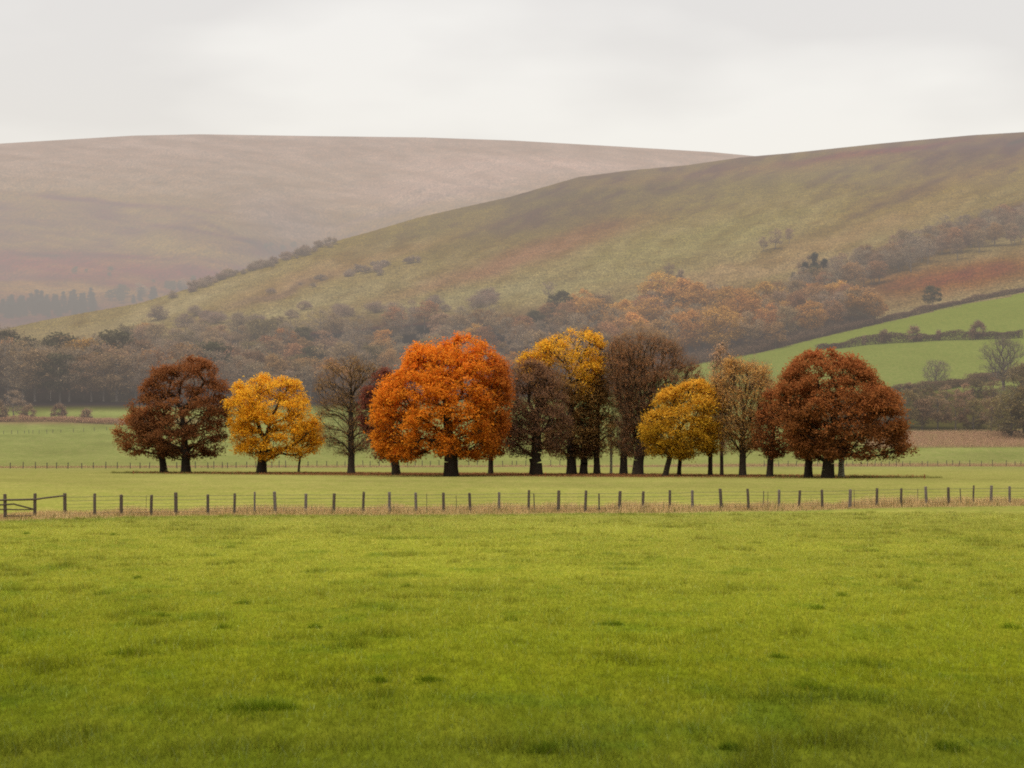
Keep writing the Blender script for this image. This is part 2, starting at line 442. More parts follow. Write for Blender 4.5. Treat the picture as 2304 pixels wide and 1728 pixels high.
def sheet(name, cols, rows, hf, pf, mat, keep=None):
    px, d = np.meshgrid(cols, rows)
    z = hf(px, d)
    v = np.stack([(px - CX) / F * d, d, z], -1).reshape(-1, 3)
    c = pf(px, d).reshape(-1, 3)
    nr, nc = px.shape
    i = np.arange(nr * nc).reshape(nr, nc)
    q = np.stack([i[:-1, :-1], i[:-1, 1:], i[1:, 1:], i[1:, :-1]], -1)
    if keep is not None:
        q = q[keep((px[:-1, :-1] + px[1:, 1:]) / 2, (d[:-1, :-1] + d[1:, 1:]) / 2)]
    q = q.reshape(-1, 4)
    used, inv = np.unique(q, return_inverse=True)
    return mesh_from(name, v[used], [inv.reshape(-1, 4)], c[used], True, [mat])

HEDGE_TOP = [(1480, 838), (1558, 820), (1620, 806), (1704, 794), (1850, 757), (1980, 727), (2100, 698), (2200, 676), (2304, 657), (2700, 590)]
_hx = np.array([p[0] for p in HEDGE_TOP], float)
_hd = np.array([find_d(*p) for p in HEDGE_TOP])
def split_d(px):
    return np.interp(px, np.concatenate([[-900, 900, 1300], _hx]), np.concatenate([[702, 702, 702], _hd]))

cols = np.concatenate([-np.geomspace(30000, 1000, 26), np.linspace(-900, -20, 50), np.linspace(0, 2304, 330), np.linspace(2324, 3200, 50), np.geomspace(3300, 33000, 26)])
rows = np.concatenate([[2, 5], np.geomspace(10, 372, 150), np.linspace(376, 900, 190)])
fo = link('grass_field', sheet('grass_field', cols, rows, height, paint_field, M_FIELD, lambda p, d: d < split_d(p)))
tag(fo, kind='structure')
rows = np.concatenate([np.linspace(600, 2300, 420), np.linspace(2320, 2700, 20)])
cols = cols[(cols > -4500) & (cols < 6500)]
tag(link('hill', sheet('hill', cols, rows, height, paint_hill, M_HILL, lambda p, d: d > split_d(p) - 5)), kind='structure')
rows = np.linspace(1650, 5600, 260)
tag(link('moorland_hill', sheet('moorland_hill', np.concatenate([[-4500, -3000, -2000], np.linspace(-1200, 3400, 300), [4200, 5200, 6500]]), rows, moor_height, paint_moor, M_MOOR)), kind='structure')
v = np.array([[-2500, -600, -0.4], [2500, -600, -0.4], [2500, 360, -0.4], [-2500, 360, -0.4]], float)
tag(link('ground', mesh_from('ground', v, [np.array([[0, 1, 2, 3]])], np.tile([[.16, .18, .02]], (4, 1)), False, [M_FIELD])), kind='structure')

# ------------------------------------------------------------------ trees
def grow(points, trunk, bf, rng, seg=1.2, wob=0.12):
    """branch skeleton: every point joins the tree where the wood to reach it is shortest"""
    n0 = len(trunk)
    cap = n0 + len(points) * 6 + 10
    pos = np.zeros((cap, 3)); par = np.full(cap, -1); path = np.zeros(cap)
    pos[:n0] = trunk; par[1:n0] = np.arange(n0 - 1)
    for i in range(1, n0): path[i] = path[i - 1] + np.linalg.norm(trunk[i] - trunk[i - 1])
    ok = np.zeros(cap, bool); ok[max(n0 // 3, 1):n0] = True
    n = n0
    ref = trunk[n0 - 1]
    order = np.argsort(np.linalg.norm(points - ref, axis=1) + rng.normal(0, 0.4, len(points)))
    for p in points[order]:
        d = np.linalg.norm(pos[:n] - p, axis=1)
        up = np.clip(pos[:n, 2] - p[2], 0, None)
        cost = d + bf * path[:n] + 0.8 * up
        cost[~ok[:n]] = 1e9
        j = int(np.argmin(cost))
        L = d[j]; k = int(min(max(1, round(L / seg)), 5))
        a = pos[j].copy(); prev = j
        for s in range(1, k + 1):
            t = s / k
            q = a + (p - a) * t
            if s < k:
                q = q + rng.normal(0, wob * seg, 3); q[2] += math.sin(t * math.pi) * 0.06 * L
            pos[n] = q; par[n] = prev; path[n] = path[prev] + np.linalg.norm(q - pos[prev]); ok[n] = True
            prev = n; n += 1
    return pos[:n], par[:n]

def wood_mesh(pos, par, r_trunk, r_tip, flare=1.38, n_trunk=6):
    n = len(pos)
    cnt = np.zeros(n); kids = np.zeros(n, int)
    np.add.at(kids, par[1:], 1)
    cnt[kids == 0] = 1
    for i in range(n - 1, 0, -1): cnt[par[i]] += cnt[i]
    e = math.log(r_trunk / r_tip) / math.log(max(cnt[0], 2))
    r = r_tip * cnt ** e
    zt = pos[:n_trunk, 2] - pos[0, 2]
    r[:n_trunk] = np.maximum(r[:n_trunk], r_trunk * np.interp(zt / max(zt[-1], .1), [0, .5, 1], [1, .8, .25]))
    r0 = np.minimum(r[par[1:]], r[1:] * 1.35); r1 = r[1:].copy()
    r0[:n_trunk - 1] = r[:n_trunk - 1]
    p0, p1 = pos[par[1:]], pos[1:]
    thick = r1 > r_trunk * 0.16
    parts = []
    # trunk base flare
    h0 = pos[0, 2]
    zz = np.clip(p0[:, 2] - h0, 0, None); zz1 = np.clip(p1[:, 2] - h0, 0, None)
    fl = lambda z: 1 + (flare - 1) * np.exp(-z / (r_trunk * 1.6))
    is_tr = np.arange(1, n) < n_trunk
    r0 = np.where(is_tr, r0 * fl(zz), r0); r1 = np.where(is_tr, r1 * fl(zz1), r1)
    for m, k in ((thick, 9), (~thick, 3)):
        if m.any():
            parts.append((*tubes(p0[m], p1[m], r0[m], r1[m], k), np.zeros(3)))
    return parts, r, kids

def leaves(c, size, cols, rng, flat=0.5, asp=0.62):
    n = len(c)
    nrm = rng.normal(0, 1, (n, 3)); nrm[:, 2] = np.abs(nrm[:, 2]) + flat
    nrm /= np.linalg.norm(nrm, axis=1, keepdims=True)
    a = rng.normal(0, 1, (n, 3)); u = np.cross(nrm, a); u /= np.linalg.norm(u, axis=1, keepdims=True) + 1e-9
    w = np.cross(nrm, u)
    s = (size * rng.uniform(0.6, 1.35, n))[:, None]
    v = np.stack([c + u * s, c + w * s * asp + nrm * s * 0.2, c - u * s, c - w * s * asp + nrm * s * 0.2], 1).reshape(-1, 3)
    f = np.arange(4 * n).reshape(n, 4)
    return v, f, np.repeat(cols, 4, axis=0)

def twigs(base, dirs, length, width, cols, rng):
    n = len(base)
    d = dirs / (np.linalg.norm(dirs, axis=1, keepdims=True) + 1e-9)
    a = rng.normal(0, 1, (n, 3)); u = np.cross(d, a); u /= np.linalg.norm(u, axis=1, keepdims=True) + 1e-9
    L = (length * rng.uniform(0.5, 1.3, n))[:, None]
    w = (np.ones(n) * width)[:, None]
    v = np.stack([base - u * w, base + u * w, base + d * L], 1).reshape(-1, 3)
    return v, np.arange(3 * n).reshape(n, 3), np.repeat(cols, 3, axis=0)

def pal(cols, t, rng, jit=0.12):
    """colours (linear) along a palette, t in 0..1, with jitter"""
    cols = np.array(cols, float)
    x = np.clip(t, 0, 0.999) * (len(cols) - 1); i = x.astype(int); f = (x - i)[:, None]
    c = cols[i] * (1 - f) + cols[i + 1] * f
    return np.clip(c * (1 + rng.normal(0, jit, (len(c), 1))), 0.004, 0.9)

def tree_parts(rng, prof, z_fork, r_trunk, style, pads=60, per=9, nleaf=30, lsize=0.16, palette=None, twig_n=0, twig_len=0.9, twig_w=0.016, twig_col=(0.10, 0.065, 0.045),
               lean=0.0, bf=0.35, depth=0.85, colfn=None, shell=0.5, spread=0.42, top_h=None, r_tip=0.018, pad_r=1.5, stems=1):
    """prof: [(z, xl, xr)] from the top of the crown downwards, metres about the trunk"""
    lobe_seed = float(rng.uniform(0, 50))
    prof = sorted(prof); zz = np.array([p[0] for p in prof]); xl = np.array([p[1] for p in prof]); xr = np.array([p[2] for p in prof])
    z0, z1 = zz[0], zz[-1]; H = z1
    half = (xr - xl) / 2
    # pad centres
    zc = np.linspace(z0, z1, 80); wts = np.interp(zc, zz, half) ** 1.25; wts /= wts.sum()
    z = rng.choice(zc, pads, p=wts) + rng.uniform(-0.5, 0.5, pads) * (z1 - z0) / 80
    rho = rng.uniform(0.03, 1, pads) ** shell
    th = rng.uniform(0, 2 * math.pi, pads)
    nr = int(pads * .28)
    z[:nr] = rng.uniform(z0, z1, nr); rho[:nr] = rng.uniform(.86, 1, nr)
    th[:nr] = rng.integers(0, 2, nr) * math.pi + rng.normal(0, .35, nr)
    hw = np.interp(z, zz, half); cx = np.interp(z, zz, (xl + xr) / 2)
    inset = np.clip(1 - 0.45 * pad_r / np.maximum(hw, 0.6), 0.25, 1)
    pc = np.stack([cx + np.cos(th) * rho * hw * inset, np.sin(th) * rho * hw * depth * inset, z], 1)
    pr = pad_r * rng.uniform(0.6, 1.3, pads) * np.clip(hw / 3.0, 0.45, 1)
    ptone = rng.uniform(0, 1, pads)
    # points over the upper dome of each pad
    n = pads * per
    pi = np.repeat(np.arange(pads), per)
    dd = rng.normal(0, 1, (n, 3)); dd[:, 2] = np.abs(dd[:, 2]) * 0.9 - 0.25
    dd /= np.linalg.norm(dd, axis=1, keepdims=True)
    pts = pc[pi] + dd * (pr[pi] * rng.uniform(0.55, 1, n))[:, None] * np.array([1, 1, 0.62])
    # keep inside the silhouette
    hw2 = np.interp(pts[:, 2], zz, half, right=0.2) * 1.0 + 0.15; cx2 = np.interp(pts[:, 2], zz, (xl + xr) / 2)
    side = np.sign(pts[:, 0] - cx2)
    lob = 0.84 + 0.30 * vnoise(pts[:, 2] / (pad_r * 1.25) + side * 9.3, np.full(n, lobe_seed), 13)
    hw2 = hw2 * (1 + (lob - 1) * np.clip(np.abs(pts[:, 0] - cx2) / hw2, 0, 1) ** 2)
    ztop = z1 - (z1 - z0) * 0.11 * vnoise(pts[:, 0] / (pad_r * 1.3), np.full(n, lobe_seed + 3), 19)
    rr = np.sqrt(((pts[:, 0] - cx2) / hw2) ** 2 + (pts[:, 1] / (hw2 * depth)) ** 2)
    k = np.where(rr > 1, 1 / rr, 1)
    pts[:, 0] = cx2 + (pts[:, 0] - cx2) * k; pts[:, 1] *= k
    pts[:, 2] = np.clip(z0 + (pts[:, 2] - z0) * (ztop - z0) / (z1 - z0) * 1.02, z0 - 0.1, z1 + .2)
    # trunk
    top_h = top_h or (z_fork + 0.45 * (z1 - z_fork))
    m = 8
    tz = np.concatenate([[0, .12 * z_fork], np.linspace(z_fork * .3, z_fork, 4), np.linspace(z_fork, top_h, m - 2)[1:]])
    tcx = np.interp(top_h, zz, (xl + xr) / 2)
    tx = tcx * (tz / top_h) ** 1.6 * 0.8 + lean * tz
    trunk = np.stack([tx + rng.normal(0, 0.06, len(tz)) * (tz > 0.6 * z_fork) * r_trunk * 2, rng.normal(0, 0.05, len(tz)) * (tz > 0.6 * z_fork), tz], 1)
    pos, par = grow(pts, trunk, bf, rng)
    wparts, r, kids = wood_mesh(pos, par, r_trunk, r_tip, n_trunk=len(trunk))
    parts = []
    cz, cxm = (z0 + z1) / 2, (xl.min() + xr.max()) / 2
    if nleaf:
        N = n * nleaf
        ii = np.repeat(np.arange(n), nleaf)
        c = pts[ii] + rng.normal(0, spread, (N, 3)) * np.array([1, 1, 0.7])
        t = 0.55 * (0.5 * ptone[pi[ii]] + 0.5 * rng.uniform(0, 1, N)) + 0.45 * np.clip((c[:, 2] - z0) / (z1 - z0), 0, 1)  # darker tones low in the crown, its shading put into leaf colour
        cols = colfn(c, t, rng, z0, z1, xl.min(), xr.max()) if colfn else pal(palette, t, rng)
        vd = 0.6 * vnoise(c[:, 0] / 1.5 + c[:, 1] * .5, c[:, 2] / 1.1 - c[:, 1] * .35, 5) + 0.4 * vnoise(c[:, 0] / .7, c[:, 2] / .6 + c[:, 1], 6)
        keepm = rng.uniform(0, 1, N) < np.clip(sstep(.22, .50, vd), .15, 1)
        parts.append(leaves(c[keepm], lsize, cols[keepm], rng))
    if twig_n:
        tips = np.where(kids == 0)[0]
        ii = np.repeat(tips, twig_n)
        b = pos[ii]
        out = b - np.array([cxm, 0, z0 - 0.25 * (z1 - z0)]); out /= np.linalg.norm(out, axis=1, keepdims=True) + 1e-9
        dr = out + rng.normal(0, 0.55, b.shape)
        st = b + rng.normal(0, 0.35, b.shape)
        tc = np.array(twig_col)[None] * (1 + rng.normal(0, 0.2, (len(b), 1)))
        parts.append(twigs(st, dr, twig_len, twig_w, np.clip(tc, 0.004, 1), rng))
    return wparts, parts

def make_tree(name, loc, seed, label, group, bark, leafmat, cat='tree', **kw):
    rng = np.random.default_rng(seed)
    w, c = tree_parts(rng, **kw)
    root = link(name, None, loc=loc); root.empty_display_size = 0.5
    tag(root, label, cat, group)
    v, f, _ = join(w); me = mesh_from('trunk', v, f, None, True, [bark]); link('trunk', me, root)
    if c:
        v, f, cc = join(c); me = mesh_from('crown', v, f, cc, False, [leafmat]); link('crown', me, root)
    return root

def P255(*cs):                                    # palette given as sunlit display colours
    return [tuple(np.clip(srgb(*c) * 1.02 + 0.006, 0, .85)) for c in cs]

ORANGE = P255((112, 64, 14), (196, 114, 26), (222, 142, 38), (230, 138, 42), (218, 114, 36))
YELLOW = P255((160, 112, 18), (206, 150, 28), (232, 174, 40), (240, 184, 58), (236, 162, 52))
YELLOW2 = P255((142, 112, 24), (186, 146, 36), (216, 166, 52), (232, 178, 72))
RUST = P255((88, 58, 32), (122, 80, 46), (146, 94, 56), (158, 98, 60))
RUST2 = P255((94, 60, 30), (138, 88, 46), (164, 102, 56), (174, 100, 58))
DUSK = P255((108, 78, 54), (138, 102, 72), (160, 120, 88))
DKBRN = P255((122, 88, 54), (150, 106, 68), (170, 120, 80))
OLIVE = P255((128, 100, 54), (160, 124, 70), (180, 140, 86))
TAN = P255((158, 124, 70), (196, 152, 86), (222, 174, 102))
PINKTAN = P255((164, 130, 96), (196, 156, 118), (216, 174, 134))
DKRED = P255((92, 50, 36), (122, 68, 52), (142, 82, 62))

def topcol(top, low, frac, soft=0.12):
    def fn(c, t, rng, z0, z1, x0, x1):
        k = sstep(frac - soft, frac + soft, (c[:, 2] - z0) / (z1 - z0) + rng.normal(0, 0.06, len(c)) + 0.12 * np.sin(c[:, 0] * 0.9))[:, None]
        return pal(top, t, rng) * k + pal(low, t, rng) * (1 - k)
    return fn

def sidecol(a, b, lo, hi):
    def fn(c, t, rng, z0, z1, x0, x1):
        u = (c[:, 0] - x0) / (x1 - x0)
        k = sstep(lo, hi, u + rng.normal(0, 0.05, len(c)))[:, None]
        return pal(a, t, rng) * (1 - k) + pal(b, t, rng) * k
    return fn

def hero(px, by, w, prof, fork_y, seed, label, bark=None, name='deciduous_tree', **kw):
    """px, base y, trunk width and silhouette measured on the photo"""
    bark = bark or M_BARK
    D = 15680.0 / (by - HY); s = D / F
    pr = [((by - y) * s, (l - px) * s, (r - px) * s) for y, l, r in prof]
    kw.setdefault('style', 'leafy')
    kw['pads'] = int(kw['pads'] * 1.7); kw['pad_r'] = kw.get('pad_r', 1.5) * 0.8; kw['spread'] = 0.34
    kw['nleaf'] = int(kw['nleaf'] * 1.0 + .5); kw['lsize'] = kw.get('lsize', .16) * 0.86; kw.setdefault('shell', 0.38)
    kw['per'] = max(6, int(kw['per'] * 0.8))
    loc = ((px - CX) * s, D, ground_at(px, D) - 0.05)
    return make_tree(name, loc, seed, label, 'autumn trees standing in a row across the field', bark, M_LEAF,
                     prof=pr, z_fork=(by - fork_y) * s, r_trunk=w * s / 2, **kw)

# left pair
hero(368, 1063, 15, [(905, 345, 380), (925, 300, 410), (945, 272, 425), (970, 258, 432), (1000, 260, 432), (1020, 285, 425), (1028, 320, 410)], 1022, 1,
     'smaller low-crowned rust-brown tree at the left end of the row', palette=RUST2, pads=60, per=9, nleaf=22)
hero(418, 1064, 19, [(810, 395, 455), (820, 374, 484), (835, 345, 495), (865, 318, 508), (890, 302, 518), (915, 290, 523), (950, 296, 520), (990, 310, 512), (1015, 340, 500), (1028, 370, 480)], 1012, 2,
     'tall rounded rust-brown tree second from the left end of the row', palette=RUST, pads=150, per=10, nleaf=24)
hero(588, 1065, 20, [(845, 565, 622), (852, 542, 655), (870, 526, 682), (890, 504, 695), (915, 508, 706), (950, 520, 716), (975, 528, 726), (1000, 524, 724), (1018, 520, 712), (1030, 560, 690)], 1020, 3,
     'round golden-yellow tree beside the rust-brown pair on the left', palette=YELLOW, pads=125, per=10, nleaf=24)
hero(672, 1062, 5, [(950, 660, 700), (970, 648, 722), (1000, 645, 724), (1022, 655, 715)], 1028, 4,
     'thin sapling under the right edge of the round golden tree', palette=YELLOW2, pads=22, per=7, nleaf=14, r_tip=0.012, name='sapling')
hero(790, 1066, 15, [(795, 768, 815), (808, 745, 838), (830, 722, 862), (860, 708, 872), (895, 703, 872), (935, 712, 862), (975, 724, 852), (1005, 738, 836), (1022, 760, 815)], 1020, 5,
     'almost leafless brown tree with fine twigs, left of the big orange tree', bark=M_BARK2, palette=OLIVE, pads=150, per=9, nleaf=4, lsize=0.11, twig_n=9, twig_len=0.8, twig_col=(0.19, 0.12, 0.075), shell=0.62, top_h=12.0, bf=0.5)
hero(891, 1069, 17, [(832, 850, 880), (850, 825, 895), (880, 812, 905), (920, 806, 925), (960, 808, 938), (1000, 822, 945), (1028, 845, 935)], 1025, 6,
     'dark red-brown tree half hidden behind the left side of the big orange tree', bark=M_BARK2, palette=DKRED, pads=85, per=9, nleaf=16, twig_n=3)
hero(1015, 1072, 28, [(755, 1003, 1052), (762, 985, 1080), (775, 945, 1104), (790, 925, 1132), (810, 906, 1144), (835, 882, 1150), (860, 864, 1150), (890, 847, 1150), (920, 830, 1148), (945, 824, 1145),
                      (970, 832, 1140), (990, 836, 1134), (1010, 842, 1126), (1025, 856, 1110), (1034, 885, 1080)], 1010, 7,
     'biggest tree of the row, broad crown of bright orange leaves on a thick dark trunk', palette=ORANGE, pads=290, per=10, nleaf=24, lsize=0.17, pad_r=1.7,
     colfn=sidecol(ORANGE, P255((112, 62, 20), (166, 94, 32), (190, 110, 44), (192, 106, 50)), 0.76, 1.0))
hero(1104, 1068, 11, [(915, 1090, 1115), (940, 1068, 1140), (970, 1058, 1155), (1000, 1062, 1150), (1025, 1075, 1135)], 1022, 8,
     'small slim-trunked tree with dull orange leaves, directly right of the big orange tree', bark=M_BARK2, palette=P255((120, 62, 20), (160, 84, 30), (178, 98, 44)), pads=40, per=8, nleaf=12, twig_n=3)
hero(1206, 1070, 25, [(808, 1172, 1215), (825, 1155, 1238), (860, 1147, 1262), (900, 1138, 1276), (945, 1132, 1284), (985, 1132, 1282), (1012, 1142, 1268), (1028, 1160, 1245)], 1016, 9,
     'dusky purple-brown tree on a stout trunk between the orange tree and the tall yellow-topped tree', palette=DUSK, pads=150, per=10, nleaf=13, lsize=0.13, twig_n=5, twig_col=(0.16, 0.105, 0.08))
hero(1286, 1068, 20, [(744, 1245, 1318), (753, 1218, 1350), (772, 1182, 1364), (800, 1165, 1374), (825, 1162, 1376), (850, 1185, 1374), (880, 1208, 1366), (920, 1212, 1356), (970, 1215, 1350), (1010, 1225, 1345), (1030, 1250, 1325)], 1000, 10,
     'tall tree with a bright yellow domed top over a thin brown lower crown', colfn=topcol(YELLOW, OLIVE, 0.66, 0.10), pads=210, per=10, nleaf=15, lsize=0.15, twig_n=3, top_h=12)
hero(1313, 1068, 16, [(905, 1300, 1330), (930, 1288, 1345), (970, 1282, 1350), (1010, 1285, 1348), (1030, 1298, 1335)], 1035, 11,
     'short brown tree whose trunk forks low, just right of the yellow-topped tree trunk', bark=M_BARK, palette=DUSK, pads=40, per=8, nleaf=9, twig_n=6)
hero(1343, 1068, 14, [(835, 1330, 1355), (860, 1315, 1370), (910, 1308, 1382), (960, 1306, 1384), (1005, 1312, 1380), (1028, 1325, 1362)], 1022, 12,
     'slim brown tree between the forked tree and the thin pale trunk', bark=M_BARK, palette=OLIVE, pads=60, per=8, nleaf=9, twig_n=5)
hero(1375, 1066, 6, [(930, 1368, 1384), (960, 1360, 1392), (1000, 1360, 1392), (1022, 1368, 1384)], 1020, 13,
     'very thin pale-barked young tree in the middle of the row', bark=M_PALEBARK, palette=OLIVE, pads=14, per=7, nleaf=8, twig_n=4, name='sapling')
hero(1403, 1068, 16, [(756, 1382, 1420), (768, 1366, 1445), (800, 1358, 1462), (850, 1360, 1468), (900, 1375, 1470), (950, 1378, 1460), (1000, 1380, 1440), (1025, 1390, 1425)], 1000, 14,
     'tall narrow dark brown tree, left one of the tall bare pair', bark=M_BARK, palette=OLIVE, pads=120, per=10, nleaf=6, lsize=0.13, twig_n=7, twig_len=1.1, twig_col=(0.18, 0.115, 0.075), shell=0.6, bf=0.6, top_h=12)
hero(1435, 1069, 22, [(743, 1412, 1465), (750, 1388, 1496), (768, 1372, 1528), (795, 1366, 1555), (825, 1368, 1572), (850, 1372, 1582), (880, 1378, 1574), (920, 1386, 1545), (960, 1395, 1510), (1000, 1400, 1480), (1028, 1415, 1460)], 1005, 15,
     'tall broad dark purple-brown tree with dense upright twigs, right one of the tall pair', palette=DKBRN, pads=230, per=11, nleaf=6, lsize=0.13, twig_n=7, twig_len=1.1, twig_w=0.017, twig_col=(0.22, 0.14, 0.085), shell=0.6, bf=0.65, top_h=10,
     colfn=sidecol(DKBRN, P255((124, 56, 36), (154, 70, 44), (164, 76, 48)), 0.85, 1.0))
hero(1497, 1072, 12, [(858, 1560, 1588), (868, 1510, 1604), (885, 1482, 1617), (905, 1466, 1620), (930, 1456, 1620), (950, 1440, 1620), (970, 1438, 1618), (992, 1444, 1612), (1012, 1456, 1598), (1030, 1482, 1560)], 1025, 16,
     'leaning olive-yellow tree in front of the dark bare pair', bark=M_BARK2, palette=YELLOW2, pads=125, per=10, nleaf=20, lsize=0.15, lean=0.12)
hero(1528, 1071, 9, [(960, 1515, 1545), (985, 1505, 1560), (1015, 1508, 1562), (1030, 1518, 1550)], 1035, 17,
     'small yellow-leaved tree tucked under the right side of the leaning yellow tree', palette=YELLOW2, pads=18, per=7, nleaf=14, name='sapling')
hero(1598, 1071, 10, [(955, 1585, 1612), (975, 1572, 1628), (1000, 1568, 1632), (1018, 1575, 1622)], 1022, 18,
     'slender forked tree with few yellow leaves, right of the leaning yellow tree', bark=M_BARK2, palette=YELLOW2, pads=26, per=7, nleaf=12, twig_n=3)
hero(1624, 1070, 8, [(776, 1606, 1640), (800, 1598, 1652), (840, 1595, 1652), (890, 1588, 1655), (940, 1592, 1652), (990, 1600, 1648), (1022, 1612, 1638)], 1015, 19,
     'tall thin tree with sparse pinkish-tan leaves behind the golden-tan tree', bark=M_BARK2, palette=PINKTAN, pads=60, per=8, nleaf=6, lsize=0.12, twig_n=6, twig_col=(0.28, 0.21, 0.15), top_h=11, bf=0.5)
hero(1671, 1072, 15, [(801, 1650, 1688), (812, 1630, 1714), (835, 1606, 1734), (870, 1596, 1744), (910, 1598, 1744), (950, 1608, 1734), (985, 1624, 1720), (1015, 1645, 1700)], 1012, 20,
     'vase-shaped tree with thin golden-tan leaves showing all its upright branches', bark=M_BARK2, palette=TAN, pads=155, per=9, nleaf=13, lsize=0.12, twig_n=7, twig_col=(0.27, 0.19, 0.12), top_h=7, bf=0.7)
hero(1732, 1073, 14, [(880, 1722, 1755), (905, 1712, 1775), (940, 1704, 1790), (975, 1696, 1795), (1005, 1698, 1790), (1026, 1712, 1765)], 1020, 21,
     'medium red-brown tree just left of the broad russet tree', palette=RUST2, pads=70, per=9, nleaf=13, twig_n=3)
hero(1819, 1074, 17, [(930, 1805, 1840), (955, 1785, 1858), (985, 1776, 1862), (1010, 1780, 1860), (1028, 1795, 1845)], 1024, 22,
     'short russet tree with dark trunk, under the left side of the broad russet tree', palette=RUST2, pads=45, per=9, nleaf=20)
hero(1863, 1075, 25, [(788, 1845, 1908), (797, 1800, 1925), (815, 1772, 1945), (840, 1756, 1972), (865, 1742, 2002), (895, 1736, 2026), (925, 1742, 2036), (950, 1750, 2040), (975, 1764, 2045), (1000, 1778, 2050), (1015, 1790, 2050), (1030, 1815, 2020)], 1012, 23,
     'broad domed russet tree at the right end of the row', palette=RUST2, pads=270, per=10, nleaf=21, lsize=0.16, pad_r=1.6)
hero(1893, 1073, 13, [(985, 1880, 1908), (1000, 1875, 1915), (1015, 1878, 1912), (1028, 1884, 1902)], 1035, 24,
     'short pale-barked tree half lost under the right side of the broad russet tree', bark=M_PALEBARK, palette=RUST2, pads=14, per=7, nleaf=12)

# ------------------------------------------------------------------ background trees: kinds
def kind_mesh(seed, bark, H, W, col, leafn=6, lsize=0.35, twn=5, pads=30, per=6, fork=0.3, shape='round', twl=1.2, tww=0.04, twcol=(0.13, 0.10, 0.08), rt=0.25, spread=0.7, bf=0.5):
    rng = np.random.default_rng(seed)
    if shape == 'round': fr = [(1, .16), (.95, .5), (.85, .78), (.7, .96), (.5, 1), (.35, .86), (fork * .85, .5)]
    elif shape == 'vase': fr = [(1, .35), (.93, .75), (.8, 1), (.6, .95), (.45, .7), (fork, .4)]
    elif shape == 'bush': fr = [(1, .25), (.9, .6), (.7, .9), (.4, 1), (.08, .9)]
    elif shape == 'tall': fr = [(1, .22), (.93, .55), (.8, .85), (.6, 1), (.4, .95), (.2, .8)]
    elif shape == 'cone': fr = [(1, .04), (.8, .32), (.5, .66), (.25, .95), (.1, 1)]
    prof = []
    for a, b in fr:
        prof.append((a * H, -b * W * rng.uniform(.85, 1.1) / 2, b * W * rng.uniform(.85, 1.1) / 2))
    w, c = tree_parts(rng, prof=prof, z_fork=max(fork * H * 0.8, 0.3), r_trunk=rt, style='', pads=pads, per=per, nleaf=leafn, lsize=lsize, palette=col,
                      twig_n=twn, twig_len=twl, twig_w=tww, twig_col=twcol, spread=spread, pad_r=W * 0.13, r_tip=0.03, bf=bf,
                      top_h=H * 0.93 if shape in ('cone', 'tall') else None)
    v, f, _ = join(w); tm = mesh_from('trunk', v, f, None, True, [bark])
    v, f, cc = join(c); cm = mesh_from('crown', v, f, cc, False, [M_FARLEAF])
    return tm, cm, H

